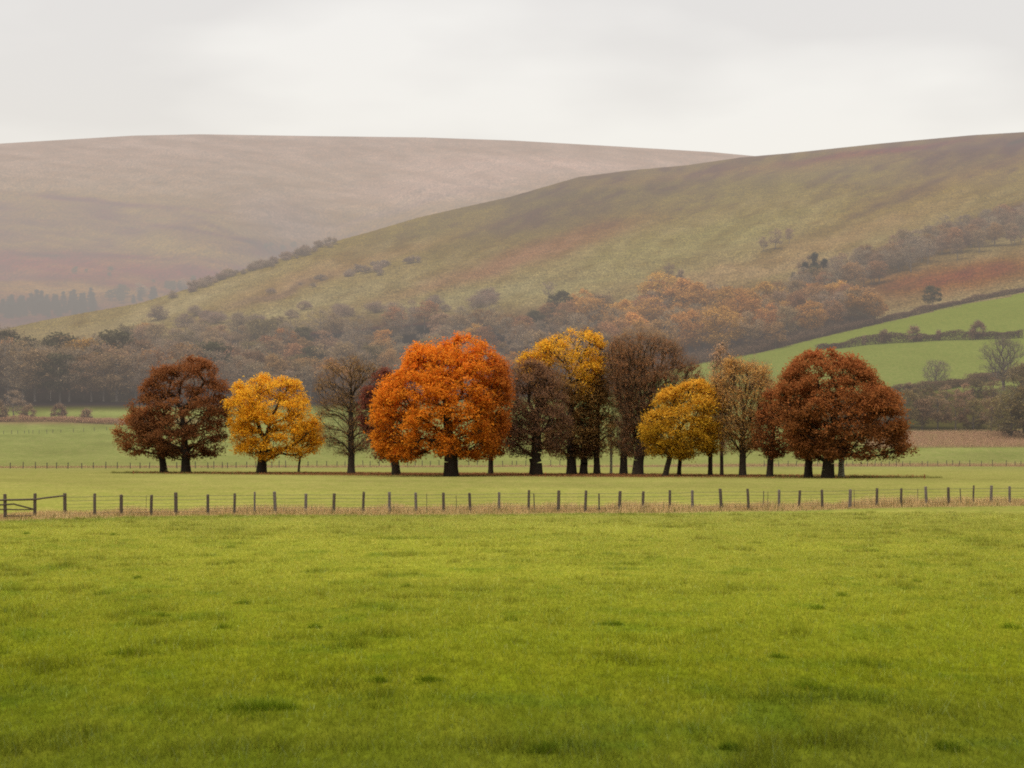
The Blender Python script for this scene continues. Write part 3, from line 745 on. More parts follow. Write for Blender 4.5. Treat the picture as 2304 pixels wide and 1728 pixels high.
def Pf(*cs): return [tuple(srgb(*c) * 1.12) for c in cs]
GREYB = Pf((114, 98, 76), (132, 113, 88), (146, 127, 99))
BRN = Pf((108, 88, 66), (130, 106, 78), (146, 120, 88))
REDB = Pf((112, 84, 58), (136, 103, 68), (150, 114, 76))
ORG = Pf((126, 94, 52), (156, 116, 62), (176, 130, 70))
GOLD = Pf((132, 102, 54), (164, 124, 62), (184, 138, 74))
SCR = Pf((112, 94, 76), (128, 106, 86), (140, 118, 96))
DKG = Pf((52, 54, 38), (68, 66, 46), (84, 78, 54))
CON = Pf((26, 34, 34), (36, 44, 42), (48, 56, 52))
OLV = Pf((86, 76, 50), (108, 94, 60), (130, 112, 74))
TWG = (0.225, 0.175, 0.125)
K = {
    'bare': [kind_mesh(100 + i, M_FARBARK, 15, 12, GREYB, 4, .26, 9, 40, 6, shape=s, twcol=TWG) for i, s in enumerate(['round', 'vase', 'tall', 'round'])],
    'brown': [kind_mesh(110 + i, M_FARBARK, 15, 12, BRN, 11, .3, 4, 42, 6, shape=s, twcol=TWG) for i, s in enumerate(['round', 'tall', 'round'])],
    'rust': [kind_mesh(120 + i, M_FARBARK, 15, 13, REDB, 16, .32, 2, 42, 6, shape=s) for i, s in enumerate(['round', 'round'])],
    'orange': [kind_mesh(130 + i, M_FARBARK, 15, 13, ORG, 16, .32, 2, 42, 6, shape='round') for i in range(2)],
    'gold': [kind_mesh(140 + i, M_FARBARK, 15, 13, GOLD, 16, .32, 1, 44, 6, shape='round') for i in range(2)],
    'dark': [kind_mesh(150 + i, M_FARBARK, 15, 13, DKG, 18, .34, 0, 44, 6, shape='round') for i in range(2)],
    'birch': [kind_mesh(155, M_BIRCH, 15, 7, REDB, 6, .25, 6, 26, 6, shape='tall', rt=0.16, twcol=TWG)],
    'conifer': [kind_mesh(160 + i, M_FARBARK, 15, 7, CON, 20, .33, 0, 46, 6, fork=0.1, shape='cone', bf=0.1) for i in range(2)],
    'shrub': [kind_mesh(170 + i, M_FARBARK, 4, 5, BRN, 10, .2, 8, 26, 6, fork=0.1, shape='bush', twl=.7, tww=.03, rt=.09, spread=.35, twcol=TWG) for i in range(3)],
    'scrub': [kind_mesh(175 + i, M_FARBARK, 4, 7, SCR, 8, .2, 8, 26, 6, fork=0.1, shape='bush', twl=.9, tww=.03, rt=.07, spread=.5, twcol=(0.2, 0.165, 0.135)) for i in range(4)],
    'olive': [kind_mesh(180 + i, M_FARBARK, 10, 11, OLV, 12, .24, 7, 46, 7, fork=0.12, shape='bush', twl=.9, tww=.03, rt=.2, spread=.5, twcol=(0.15, 0.125, 0.085)) for i in range(2)],
    'winter': [kind_mesh(190 + i, M_FARBARK, 15, 16, GREYB, 1, .18, 10, 120, 8, fork=0.22, shape='round', twl=1.0, tww=.022, rt=.42, spread=.5, twcol=(0.14, 0.12, 0.088), bf=.55) for i in range(2)],
}
NAMES = {'bare': ('bare_tree', 'leafless grey-brown tree'), 'brown': ('deciduous_tree', 'dull brown tree'), 'rust': ('deciduous_tree', 'rusty red-brown tree'),
         'orange': ('deciduous_tree', 'faded orange tree'), 'gold': ('deciduous_tree', 'faded golden tree'), 'dark': ('evergreen_tree', 'dark green round-topped tree'),
         'birch': ('birch_tree', 'slim white-trunked birch'), 'conifer': ('conifer_tree', 'dark pointed conifer'), 'shrub': ('shrub', 'low brown twiggy shrub'), 'scrub': ('shrub', 'low brown scrub bush'),
         'olive': ('shrub', 'large olive-brown bush'), 'winter': ('bare_tree', 'bare round-crowned tree')}
RR = random.Random(9)
COUNT = [0]
def place(kind, px, base_y, hpx, where, group, label=None, d=None, wf=1.0):
    d = d or find_d(px, base_y, 380)
    tm, cm, H = RR.choice(K[kind])
    nm, desc = NAMES[kind]
    root = link(nm, None, loc=P(px, d)); root.empty_display_size = 1
    s = hpx * d / F / H
    f = RR.uniform(0.9, 1.15) * wf
    root.scale = (s * f, s * f, s); root.rotation_euler = (0, 0, RR.uniform(0, 6.28))
    tag(root, label or (desc + ' ' + where), 'bush' if nm == 'shrub' else 'tree', group)
    link('trunk', tm, root); link('crown', cm, root)
    COUNT[0] += 1
    return root

def pick(w):
    ks = list(w); return RR.choices(ks, [w[k] for k in ks])[0]

# wood at the left edge of the valley (tall, its foot on the field at y 903)
G1 = 'trees of the wood behind the left field'
LEFT_TOP = np.array([(-60, 745), (0, 742), (60, 752), (130, 750), (180, 760), (250, 752), (330, 765), (400, 770), (500, 776), (620, 790), (760, 800)], float)
for row, (by, dh, n) in enumerate([(893, 4, 18), (899, 16, 20), (904, 34, 22)]):
    for i in range(n):
        px = -70 + (780 / n) * (i + RR.uniform(0.15, 0.85))
        top = np.interp(px, LEFT_TOP[:, 0], LEFT_TOP[:, 1]) + dh + RR.uniform(-6, 14)
        k = pick({'brown': 4, 'bare': 4, 'rust': 2, 'dark': 1.2 if row == 0 else .5, 'orange': .7, 'birch': .4 if row else 0})
        place(k, px, by, by - top, {0: 'at the back of', 1: 'in the middle of', 2: 'at the front edge of'}[row] + ' the wood beyond the left field', G1, wf=1.15)
place('dark', 20, 893, 150, '', G1, 'dark green round-topped tree standing highest at the far left of the wood')
place('dark', 262, 893, 146, '', G1, 'broad dark green tree rising above the wood behind the rust-brown pair', wf=1.1)
place('dark', 128, 893, 140, '', G1, 'small-topped dark green tree showing above the wood near the left edge')
place('orange', 175, 896, 138, '', G1, 'dull orange-topped tree in the left wood between two dark green ones')
place('orange', 362, 896, 118, '', G1, 'faded orange tree in the wood directly above the tall rust-brown tree')
place('birch', 114, 903, 64, '', G1, 'white-stemmed birch at the front edge of the left wood', wf=.6)

# wood along the foot of the hill
G2 = 'trees of the wood along the foot of the hill'
N2 = 215
rows_ = []
for i in range(N2):
    u = (i + RR.random()) / N2
    px = 270 + (1960 - 270) * u
    t = np.interp(px, WT[:, 0], WT[:, 1]); b = np.interp(px, WB[:, 0], WB[:, 1]) - 3
    for _ in range(1):
        v = RR.random() ** 0.9
        y0 = t + 52
        if y0 > b: y0 = b
        by = y0 + (b - y0) * v
        rows_.append((px, by))
for px, by in rows_:
    hp = 54 + 24 * (by - 700) / 150 + RR.uniform(-9, 9) + (20 if px > 1250 else 0)
    right = px > 1100
    if 1480 < px < 1740 and RR.random() < .35: place('gold', px, by, hp + 18, 'among the trees of the wood above the green field', G2, wf=1.15); continue
    k = pick({'brown': 3, 'bare': 4 if not right else 2, 'rust': 1.5 if not right else 3.5, 'orange': .5 if not right else 1.8, 'gold': .15 if not right else .7, 'dark': .5, 'olive': .6})
    where = 'in the wood below the hill ' + ('behind the left trees' if px < 950 else 'behind the middle trees' if px < 1500 else 'above the green field')
    place(k, px, by, max(hp, 42), where, G2, wf=1.15)
for px, by, hp, k, lb in [(1690, 770, 92, 'gold', 'large faded golden tree standing out in the wood above the green field'),
                          (1640, 785, 80, 'gold', 'smaller olive-gold tree at the wood edge left of the large golden one'),
                          (1800, 752, 92, 'rust', 'rusty orange-topped tree right of the large golden tree in the wood'),
                          (1918, 735, 84, 'brown', 'spreading brown tree with a visible dark stem near the top of the field hedge'),
                          (1866, 748, 72, 'rust', 'red-brown tree between the orange-topped and the spreading brown tree'),
                          (1975, 722, 46, 'orange', 'small tan tree at the right end of the wood on the hedge'),
                          (1745, 785, 60, 'rust', 'low red-brown tree at the field edge below the large golden tree'),
                          (1580, 800, 90, 'brown', 'big brown tree at the wood edge where the green field begins')]:
    place(k, px, by, hp, '', G2, lb, wf=1.15)

# strip of trees climbing the hill at the right
G3 = 'trees of the strip climbing the hill'
for i in range(100):
    u = (i + RR.random()) / 100
    px = 1780 + u * 560
    by = 650 - 140 * u + RR.uniform(-16, 30) + (10 if u < .4 else 0)
    place(pick({'bare': 4, 'brown': 4, 'rust': 1, 'dark': .5}), px, by, RR.uniform(42, 62), 'in the bare strip of wood climbing the hill at the right', G3, wf=1.1)
for px, by, hp, lb in [(1833, 650, 76, 'tallest pointed conifer at the lower end of the hillside strip'), (1812, 652, 58, 'dark conifer just left of the tallest one on the hillside'),
                       (1855, 648, 62, 'dark conifer just right of the tallest one on the hillside'), (1785, 655, 44, 'short dark conifer at the lower left end of the hillside strip')]:
    place('conifer', px, by, hp, '', G3, lb)

# scrub and lone trees on the open hill
G4 = 'scrub bushes on the open hillside'
for px, by, hp, k, lb in [(1505, 640, 48, 'brown', 'lone round brown tree on the open hillside above the wood'), (1530, 632, 22, 'shrub', 'small bush just right of the lone hillside tree'),
                          (1470, 650, 24, 'shrub', 'low bush just left of the lone hillside tree'), (1745, 560, 46, 'brown', 'tallest brown tree of the clump in the middle of the hillside'),
                          (1718, 566, 32, 'brown', 'left bush of the clump in the middle of the hillside'), (1776, 548, 34, 'brown', 'right bush of the clump in the middle of the hillside'),
                          (1235, 680, 44, 'bare', 'lone bare tree at the top edge of the wood in mid hillside'), (2098, 695, 52, 'dark', 'lone dark rounded tree on the upper field hedge at the right'),
                          (980, 700, 36, 'bare', 'bare tree poking above the wood behind the orange tree')]:
    place(k, px, by, hp, '', G4, lb)
for i in range(104):                                     # scrub along the spur and in lines on the lower slope
    if i < 60: px = RR.choice([640, 700, 660, 590, 520, 470]) + RR.gauss(0, 36); by = np.interp(px, RPX, RPY) + abs(RR.gauss(0, 5)) + 3
    elif i < 80: px = RR.choice([660, 860, 780]) + RR.gauss(0, 45); by = 660 - (px - 600) * 0.22 + RR.gauss(0, 7)
    else: px = RR.uniform(250, 1150); by = 744 - (px - 250) * 0.055 - abs(RR.gauss(0, 13))
    place('scrub', px, by, RR.uniform(6, 17) if i < 80 else RR.uniform(12, 30), 'dotted over the lower slope of the hill', G4, wf=1.1)

# small trees on the valley floor beneath the far moor
G5 = 'conifers of the far plantation in the valley'
def moor_d(px, py):
    d = np.linspace(1750, 4600, 600); y = ypix(px, d, moor_height(np.full_like(d, px), d)); i = np.where(y <= py)[0]
    return float(d[i[0]])
def place_far(kind, px, by, hpx, label, group):
    d = moor_d(px, by); o = place(kind, px, by, hpx, '', group, label, d=d, wf=1.25)
    o.location = ((px - CX) / F * d, d, float(moor_height(np.array([px], float), np.array([d]))[0]) - 0.5)
for i in range(90):
    px = RR.uniform(-60, 215); by = 722 - RR.uniform(0, 30) - 0.06 * px
    place_far('conifer', px, by, RR.uniform(22, 36), 'misty dark conifer in the far plantation at the left edge', G5)
for i in range(16):
    px = RR.uniform(250, 420); by = RR.uniform(668, 690) - (px - 250) * .12
    place_far(RR.choice(['conifer', 'dark', 'brown']), px, by, RR.uniform(18, 30), 'misty tree in the small copse under the far moor', 'trees of the copse under the far moor')
for i in range(16):
    px, by = RR.choice([(340, 640), (160, 612), (250, 615), (430, 640), (620, 560)]); px += RR.uniform(-45, 45); by += RR.uniform(-10, 12)
    place_far('dark', px, by, RR.uniform(8, 16), 'misty bush on the far moor slope', 'bushes on the far moor')

def thicket(name, pts, depth, h, n, col, label, seed):
    rng = np.random.default_rng(seed)
    xs = np.array([p[0] for p in pts], float); px = rng.uniform(xs[0], xs[-1], n)
    by = np.interp(px, xs, [p[1] for p in pts]); grid = np.linspace(xs[0], xs[-1], 60)
    gd = np.array([find_d(g, float(np.interp(g, xs, [p[1] for p in pts])), 380) for g in grid])
    d = np.interp(px, grid, gd) + rng.uniform(0, depth, n)
    hh = h * (.35 + 1.1 * fbm(px / 12, d / 9, seed, 3)) * rng.uniform(0, 1, n)
    c = np.stack([(px - CX) / F * d, d, height(px, d) + hh], 1)
    cols = pal(col, rng.uniform(0, 1, n), rng)
    m = n // 2; dr = rng.normal(0, .45, (n - m, 3)); dr[:, 2] += 1
    v, f, cc = join([leaves(c[:m], .3, cols[:m], rng), twigs(c[m:], dr, 1.4, .045, cols[m:], rng)])
    tag(link(name, mesh_from(name, v, f, cc, False, [M_FARLEAF])), label, 'undergrowth', kind='stuff')
thicket('undergrowth', [(-120, 903), (300, 903), (700, 903), (1000, 890)], 22, 5.0, 42000, Pf((58, 50, 42), (76, 64, 52), (92, 78, 64)), 'dark brown undergrowth at the foot of the wood beyond the left field', 5)
thicket('undergrowth', [(1000, 890), (1300, 868), (1558, 823), (1704, 796), (1850, 759), (1970, 730)], 26, 3.5, 42000, Pf((70, 58, 48), (92, 74, 60), (110, 88, 70)), 'brown undergrowth at the foot of the wood above the green hillside field', 6)

# right-hand scrub band below the green field
G6 = 'bushes of the scrub band at the right'
for px, by, hp, k, lb in [(2105, 872, 62, 'winter', 'smaller bare round-crowned tree on the lower edge of the hillside field'),
                          (2258, 880, 122, 'winter', 'large bare spreading tree at the right edge of the hillside field'),
                          (2045, 884, 22, 'shrub', 'low bush beside the broad russet tree on the field edge')]:
    place(k, px, by, hp, '', G6, lb, wf=1.0)
for i, (px, by, hp) in enumerate([(1985, 968, 80), (2040, 966, 84), (2075, 968, 70), (2110, 967, 82), (2150, 969, 74), (2190, 966, 66), (2230, 972, 78), (2275, 984, 112), (2320, 986, 120), (1930, 970, 78),
                                  (2015, 940, 60), (2090, 935, 58), (2170, 925, 60), (2235, 915, 66), (2300, 905, 90), (2340, 890, 90), (2130, 905, 40), (2200, 895, 44), (1880, 970, 70), (2060, 915, 40)]):
    place(RR.choice(['olive', 'brown', 'olive']) if i not in (7, 8) else 'olive', px, by, hp, 'in the dark scrub band behind the dry strip at the right', G6, wf=1.05)

# left field: shrubs on the dry hedge line
G7 = 'shrubs on the dry hedge line of the left field'
for px, by, hp, k, lb in [(30, 948, 68, 'bare', 'small bare tree on the hedge line at the left edge of the field'), (62, 946, 34, 'shrub', 'twiggy shrub right of the small bare tree at the left edge'),
                          (133, 944, 32, 'shrub', 'loose shrub alone in the middle of the left hedge line'), (193, 950, 30, 'shrub', 'open fan-shaped shrub nearest the rust-brown pair'),
                          (-8, 948, 44, 'shrub', 'brown shrub cut by the left edge of the picture'), (8, 946, 24, 'shrub', 'low shrub at the foot of the small bare tree')]:
    place(k, px, by, hp, '', G7, lb)

# ------------------------------------------------------------------ hedges (ribbons of twigs and leaves along a line on the land)
def hedge(name, pts, h, w, per_m, col, label, seed, hvar=0.6, cat='hedge', near=False):
    rng = np.random.default_rng(seed)
    q = np.array([P(px, find_d(px, py, 380)) for px, py in pts])
    L = np.concatenate([[0], np.cumsum(np.linalg.norm(np.diff(q, axis=0), axis=1))])
    n = int(L[-1] * per_m)
    s = rng.uniform(0, L[-1], n)
    c = np.stack([np.interp(s, L, q[:, k]) for k in range(3)], 1)
    px = c[:, 0] / c[:, 1] * F + CX
    top = h * (0.35 + hvar * 1.6 * fbm(s / 9, s * 0, seed, 3) ** 1.4 + 0.25 * vnoise(s / 2.2, s * 0, seed + 1))
    zf = rng.uniform(0, 1, n) ** 0.7
    c[:, 0] += rng.normal(0, w / 3, n); c[:, 1] += rng.normal(0, w / 3, n)
    px = c[:, 0] / c[:, 1] * F + CX
    base = height(px, c[:, 1])
    c[:, 2] = base + zf * top
    cols = pal(col, rng.uniform(0, 1, n) * .6 + .4 * zf, rng)
    org = q[len(q) // 2].copy()
    parts = [leaves(c[: n // 2] - org, 0.22, cols[: n // 2], rng)]
    dr = rng.normal(0, .5, (n - n // 2, 3)); dr[:, 2] += 1
    parts.append(twigs(c[n // 2:] - org, dr, 0.5, 0.03, cols[n // 2:] * .8, rng))
    v, f, cc = join(parts)
    o = link(name, mesh_from(name, v, f, cc, False, [M_FIELDSTUFF if False else M_FARLEAF]), loc=org)
    tag(o, label, cat)
    return o
HB = Pf((70, 56, 44), (92, 74, 58), (112, 90, 70))
hedge('hedge', [(1480, 838), (1558, 820), (1620, 806), (1704, 794), (1850, 757), (1980, 727), (2100, 698), (2200, 676), (2304, 657), (2420, 638)], 2.8, 2.2, 260, HB,
      'long dark hedge along the upper edge of the green hillside field', 1)
hedge('hedge', [(1840, 788), (1894, 784), (1948, 776), (2030, 771), (2111, 767), (2206, 764), (2300, 760)], 2.6, 2.0, 300, HB, 'ragged dark hedge across the middle of the green hillside field', 2, .9)
hedge('hedge', [(1990, 888), (2060, 884), (2124, 876), (2206, 862), (2260, 850), (2330, 838)], 2.8, 3.5, 260, HB, 'thick brown hedge along the lower edge of the green hillside field', 3)
hedge('hedge', [(-80, 950), (0, 949), (60, 950), (110, 948), (180, 951), (250, 955), (330, 957)], 1.5, 3.0, 160, Pf((110, 84, 66), (140, 106, 84), (160, 124, 98)),
      'low brown hedge line crossing the left field in front of the wood', 4, .8)
for i, (px, hp, lb) in enumerate([(1945, 20, 'first bush from the left on the middle hedge of the hillside field'), (1990, 30, 'bushy shrub on the middle hedge left of the thin leafless one'), (2056, 34, 'thin leafless shrub standing above the middle hedge'),
                                  (2113, 22, 'low rounded bush on the middle hedge right of its centre'), (2200, 38, 'tallest bush of the middle hedge near the large bare tree')]):
    place('shrub', px, float(np.interp(px, [1840, 1948, 2030, 2111, 2206], [788, 776, 771, 767, 764])), hp, '', 'bushes growing in the middle hedge', lb, wf=.8)

# ------------------------------------------------------------------ fences
def box_post(w, d, h, rng, k=8, lean=(0, 0)):
    """weathered round-ish post with a slightly bevelled, uneven top, its foot in the ground"""
    zs = [-0.15, 0.0, h * 0.35, h * 0.7, h - 0.025, h]
    sc = [1.05, 1.03, 1.0, 0.98, 0.97, 0.80]
    a = np.arange(k) * 2 * math.pi / k + math.pi / k
    V = []
    for z, s in zip(zs, sc):
        sq = 1 / np.maximum(np.abs(np.cos(a)), np.abs(np.sin(a))) ** 0.55
        V.append(np.stack([np.cos(a) * w / 2 * s * sq + lean[0] * z + rng.normal(0, .003), np.sin(a) * d / 2 * s * sq + lean[1] * z + rng.normal(0, .003), np.full(k, z) + (rng.normal(0, .006, k) if z == h else 0)], 1))
    v = np.concatenate(V)
    f = []
    for r in range(len(zs) - 1):
        for i in range(k):
            j = (i + 1) % k
            f.append([r * k + i, r * k + j, (r + 1) * k + j, (r + 1) * k + i])
    top = len(v); v = np.concatenate([v, [[lean[0] * h, lean[1] * h, h + 0.004]]])
    t = [[(len(zs) - 1) * k + i, (len(zs) - 1) * k + (i + 1) % k, top] for i in range(k)]
    return v, [np.array(f), np.array(t)]

frng = np.random.default_rng(77)
POSTS = [(213, 6.5), (273, 7.5), (340, 6.6), (396, 8), (468, 6.5), (527.5, 6), (573, 4.5), (620, 7.2), (688, 6.8), (751, 7), (816.6, 6), (876, 6.6), (936.5, 6.4), (998, 6.6), (1058, 6.6), (1123, 6), (1189.6, 6),
         (1256, 7.4), (1317, 6.4), (1394, 7.4), (1446, 6.4), (1507, 6), (1558, 6.4), (1623, 7.2), (1684.5, 6), (1753, 6), (1797.6, 6), (1850, 6), (1912, 7.2), (1972.5, 6), (2027, 5.4), (2084.5, 6.2), (2134, 6.2),
         (2189.5, 4), (2230, 6.2), (2272, 5.6), (2318, 6), (2370, 6), (2418, 6), (2465, 6), (2520, 6), (2566, 6), (2620, 6), (2668, 6), (2722, 6)]
THIN = [(960, 1.4), (1027.6, 1.4), (1203, 2.6), (1348, 3.8), (1717.6, 2.0), (1727.6, 1.2), (1923, 1.2), (2065, 1.4), (2163, 2.2), (327, 1.0)]
def fpos(px):
    d = float(fence_d(px)); return np.array([(px - CX) / F * d, d, ground_at(px, d)])
fence = link('wire_fence', None, loc=fpos(1150)); tag(fence, 'long post and wire fence crossing the whole field in front of the trees', 'fence')
org = np.array(fence.location)
for px, w in POSTS:
    p = fpos(px); s = p[1] / F
    h = 1.13 + frng.uniform(-.05, .08)
    v, f = box_post(w * s * 1.0, w * s * 1.0, h, frng, lean=(frng.normal(0, .03), frng.normal(0, .03)))
    o = link('post', mesh_from('post', v, f, None, False, [M_POST if frng.random() < .6 else M_POST2]), fence, p - org)
for px, w in THIN:
    p = fpos(px); s = p[1] / F
    v, f = box_post(w * s, w * s, 1.0 + frng.uniform(-.05, .08), frng, lean=(frng.normal(0, .03), 0))
    link('stake', mesh_from('stake', v, f, None, False, [M_POST]), fence, p + np.array([0, .1, 0]) - org)
allp = np.array([fpos(px) for px, _ in [(146, 8)] + POSTS]) - org
for hz in (1.02, 0.84, 0.66, 0.5, 0.36, 0.22):
    p0 = []; p1 = []
    for a, b in zip(allp[:-1], allp[1:]):
        a = a + [0, -.09, hz + frng.normal(0, .008)]; b = b + [0, -.09, hz]; m = (a + b) / 2 - [0, 0, .012]
        p0 += [a, m]; p1 += [m, b]
    r = 0.009 if hz > .8 else 0.006
    v, f = tubes(p0, p1, np.full(len(p0), r), np.full(len(p0), r), 4)
    link('wire', mesh_from('wire', v, [f], None, False, [M_WIRE]), fence)
# wooden rails at the left
rf = link('rail_fence', None, loc=fpos(78)); tag(rf, 'short wooden fence with three posts and crooked split rails at the left edge', 'fence')
ro = np.array(rf.location)
for px, w in [(-60, 7.5), (12, 8.4), (78, 8), (146, 8.6)]:
    p = fpos(px); s = p[1] / F
    v, f = box_post(w * s * .9, w * s * .9, 1.22, frng, lean=(frng.normal(0, .015), 0))
    link('post', mesh_from('post', v, f, None, False, [M_POST]), rf, p - ro)
def rail(pts, r=0.045):
    q = []
    for px, z in pts:
        p = fpos(px) - ro; q.append(p + [0, -.12, z])
    q = np.array(q); rr = np.full(len(q), r) * frng.uniform(.85, 1.15, len(q))
    v, f = tubes(q[:-1], q[1:], rr[:-1], rr[1:], 7)
    link('rail', mesh_from('rail', v, [f], None, True, [M_POST]), rf)
rail([(-60, .92), (-20, .93), (12, .93), (50, .92), (78, .93)]); rail([(78, .91), (100, .99), (125, 1.05), (146, 1.10)])
rail([(-60, .70), (-20, .70), (12, .70), (32, .72), (45, .64), (60, .55), (76, .45)], .036); rail([(-60, .46), (-20, .48), (12, .48), (40, .44), (78, .43)], .03)
rail([(12, .16), (45, .13), (78, .14)], .026)

def far_fence(xs, yb, hpx, wpx, label, mat, lo=340):
    pts = []
    for x in xs:
        by = float(np.interp(x, [p[0] for p in yb], [p[1] for p in yb])); d = find_d(x, by, lo)
        pts.append(np.array(P(x, d)))
    fo_ = link('wire_fence', None, loc=pts[0]); tag(fo_, label, 'fence', None)
    o = pts[0]
    for p in pts:
        s = p[1] / F
        v, f = box_post(wpx * s, wpx * s, hpx * s * frng.uniform(.85, 1.1), frng, k=4, lean=(frng.normal(0, .03), 0))
        link('post', mesh_from('post', v, f, None, False, [mat]), fo_, p - o)
    q = np.array(pts) - o
    for fr in (.9, .5):
        zz = np.array([0, 0, hpx * q[0][1] * 0 + 1.0 * fr])
        v, f = tubes(q[:-1] + zz, q[1:] + zz, np.full(len(q) - 1, .006), np.full(len(q) - 1, .006), 3)
        link('wire', mesh_from('wire', v, [f], None, False, [mat]), fo_)
xs1 = [23, 52, 80, 106, 127, 153, 184, 210, 238, 264, 293, 315, 336, 372, 398, 440, 468, 481, 500, 512, 531, 555, 576, 612, 628, 643, 693, 713, 735, 758, 776, 817, 833, 853, 880, 917, 934, 950, 968, 988, 1010, 1030, 1055, 1074, 1100, 1131, 1152, 1162, 1183, 1205, 1239, 1260]
far_fence(xs1, [(0, 1055), (300, 1057), (600, 1052), (1260, 1049)], 14.5, 1.9, 'thin post fence behind the left half of the tree row', M_POSTFAR)
xs2 = [1720, 1735, 1752, 1773, 1792, 1815, 1840, 1905, 1919, 1938, 1952, 1969, 1983, 2001, 2017, 2031, 2047, 2075, 2087, 2110, 2130, 2144, 2159, 2182, 2208, 2233, 2264, 2284, 2297, 2330]
far_fence(xs2, [(1700, 1050), (2304, 1049)], 13, 1.5, 'thin post fence behind the right end of the tree row', M_POSTFAR)
xs3 = [8, 26, 40, 55, 65, 74, 88, 105, 119, 137, 165, 188, 212, 240]
far_fence(xs3, [(0, 977), (120, 975), (250, 968)], 8, 1.0, 'faint small fence farther up the left field below the hedge line', M_POSTFAR, 400)
xs4 = [1640, 1660, 1680, 1700, 1720, 1740, 1760]

# ------------------------------------------------------------------ grass and dry stems
def blades(px, d, h, w, cols, rng, lean=0.35):
    n = len(px)
    X = (px - CX) / F * d
    b = np.stack([X, d, height(px, d) - 0.01], 1)
    a = rng.uniform(0, 2 * math.pi, n)
    u = np.stack([np.cos(a), np.sin(a), np.zeros(n)], 1) * (w / 2)[:, None]
    t = b + np.stack([rng.normal(0, lean, n) * h, rng.normal(0, lean, n) * h, h], 1)
    v = np.stack([b - u, b + u, t], 1).reshape(-1, 3)
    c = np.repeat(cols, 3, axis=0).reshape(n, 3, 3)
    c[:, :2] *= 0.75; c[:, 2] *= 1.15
    return v, np.arange(3 * n).reshape(n, 3), c.reshape(-1, 3)

grng = np.random.default_rng(3)
def scatter(n, d0, d1, rng, p=1.0):
    """points over the visible wedge, spread so that near ground gets more"""
    u = rng.uniform(0, 1, n)
    d = (d0 ** p + (d1 ** p - d0 ** p) * u) ** (1 / p)
    px = rng.uniform(-650, 2950, n)
    return px, d
parts = []
for n, d0, d1, h0, w0, pw in ((800000, 17, 106, .07, .0085, .9),):
    px, d = scatter(n, d0, d1, grng, pw)
    X = (px - CX) / F * d
    tuft = fbm(X / .9, d / 1.1, 31, 3)
    big = sstep(.62, .8, tuft)
    m = d < fence_d(px) - .8
    px, d, X, big, tuft = px[m], d[m], X[m], big[m], tuft[m]
    n = len(px)
    h = h0 * grng.uniform(.5, 1.3, n) * (0.75 + .6 * tuft) * (1 + 1.1 * big)
    w = w0 * grng.uniform(.7, 1.3, n) * np.maximum(d / 25, .8)
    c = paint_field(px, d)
    c = c * (0.85 + .45 * grng.uniform(0, 1, (n, 1)))
    dry = (grng.uniform(0, 1, n) < .07)[:, None]
    c = np.where(dry, c * np.array([1.35, 1.05, 1.5]), c)
    pale = (grng.uniform(0, 1, n) < .06)[:, None]; c = np.where(pale, c * 1.1 + np.array([.05, .065, .05]), c)  # highlights on some blades painted as a paler colour
    fine = sstep(.55, .75, vnoise(X / .22, d / .35, 63)) * sstep(60, 35, d)
    h = h * (1 + .7 * fine); c = c * (1 - .25 * big[:, None]) * (1 + .22 * fine[:, None])
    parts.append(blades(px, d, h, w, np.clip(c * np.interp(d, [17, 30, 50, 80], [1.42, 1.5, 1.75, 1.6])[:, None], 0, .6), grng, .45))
# deep green tufts seen in the photo
RR0 = random.Random(4)
TUFTS = [(1235, 1535, 90), (1345, 1530, 60), (1830, 1552, 55), (2005, 1590, 60), (1640, 1655, 45), (1640, 1690, 30), (1225, 1690, 40), (560, 1605, 90), (630, 1605, 50), (30, 1478, 45), (290, 1478, 60), (20, 1495, 30), (160, 1520, 50), (575, 1650, 40),
         (1000, 1405, 22), (712, 1412, 22), (505, 1415, 22), (360, 1388, 20), (1840, 1372, 25), (2160, 1290, 14), (2060, 1310, 14), (1895, 1342, 18), (915, 1322, 16), (1960, 1240, 22), (1380, 1410, 30), (1080, 1420, 30), (1150, 1398, 20), (960, 1540, 40), (2120, 1690, 50), (2290, 1470, 35), (2270, 1415, 30), (655, 1500, 30), (850, 1540, 30), (550, 1360, 25), (1750, 1480, 25), (310, 1300, 14), (520, 1232, 14), (255, 1205, 10), (60, 1203, 12)]
for px0, py0, r in TUFTS:
    d0 = 15680 / (py0 - HY); s = d0 / F
    if RR0.random() < .3: continue
    n = int(110 + r * 7)
    nc = 7
    cu = grng.normal(0, .42, nc) * r * s; cv = grng.normal(0, .5, nc) * r * s
    ci = grng.integers(0, nc, n)
    X = (px0 - CX) * s + cu[ci] + grng.normal(0, .30, n) * r * s
    d = d0 + cv[ci] + grng.normal(0, .36, n) * r * s
    k = np.exp(-(((X - (px0 - CX) * s) / (r * s)) ** 2 + ((d - d0) / (r * s * 1.3)) ** 2) * 1.5)
    h = (.05 + .09 * k) * grng.uniform(.4, 1.2, n)
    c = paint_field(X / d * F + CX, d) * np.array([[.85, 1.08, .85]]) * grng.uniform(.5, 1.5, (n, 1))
    parts.append(blades(X / d * F + CX, d, h, np.full(n, .009 * max(1, d0 / 35)), c, grng, .5))
n = 26000
px = grng.uniform(250, 2120, n); tr_ = 15680 / (np.interp(px, [255, 1150, 2304], [1064, 1069, 1075]) - HY)
d = tr_ + grng.normal(0, 4.5, n)
dn = fbm(px / 16, d / 5, 101, 3)
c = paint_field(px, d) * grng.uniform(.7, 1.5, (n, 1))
parts.append(blades(px, d, (.06 + .42 * np.clip(dn - .35, 0, 1)) * grng.uniform(.5, 1.3, n), np.full(n, .05), c, grng, .35))
v, f, c = join(parts)
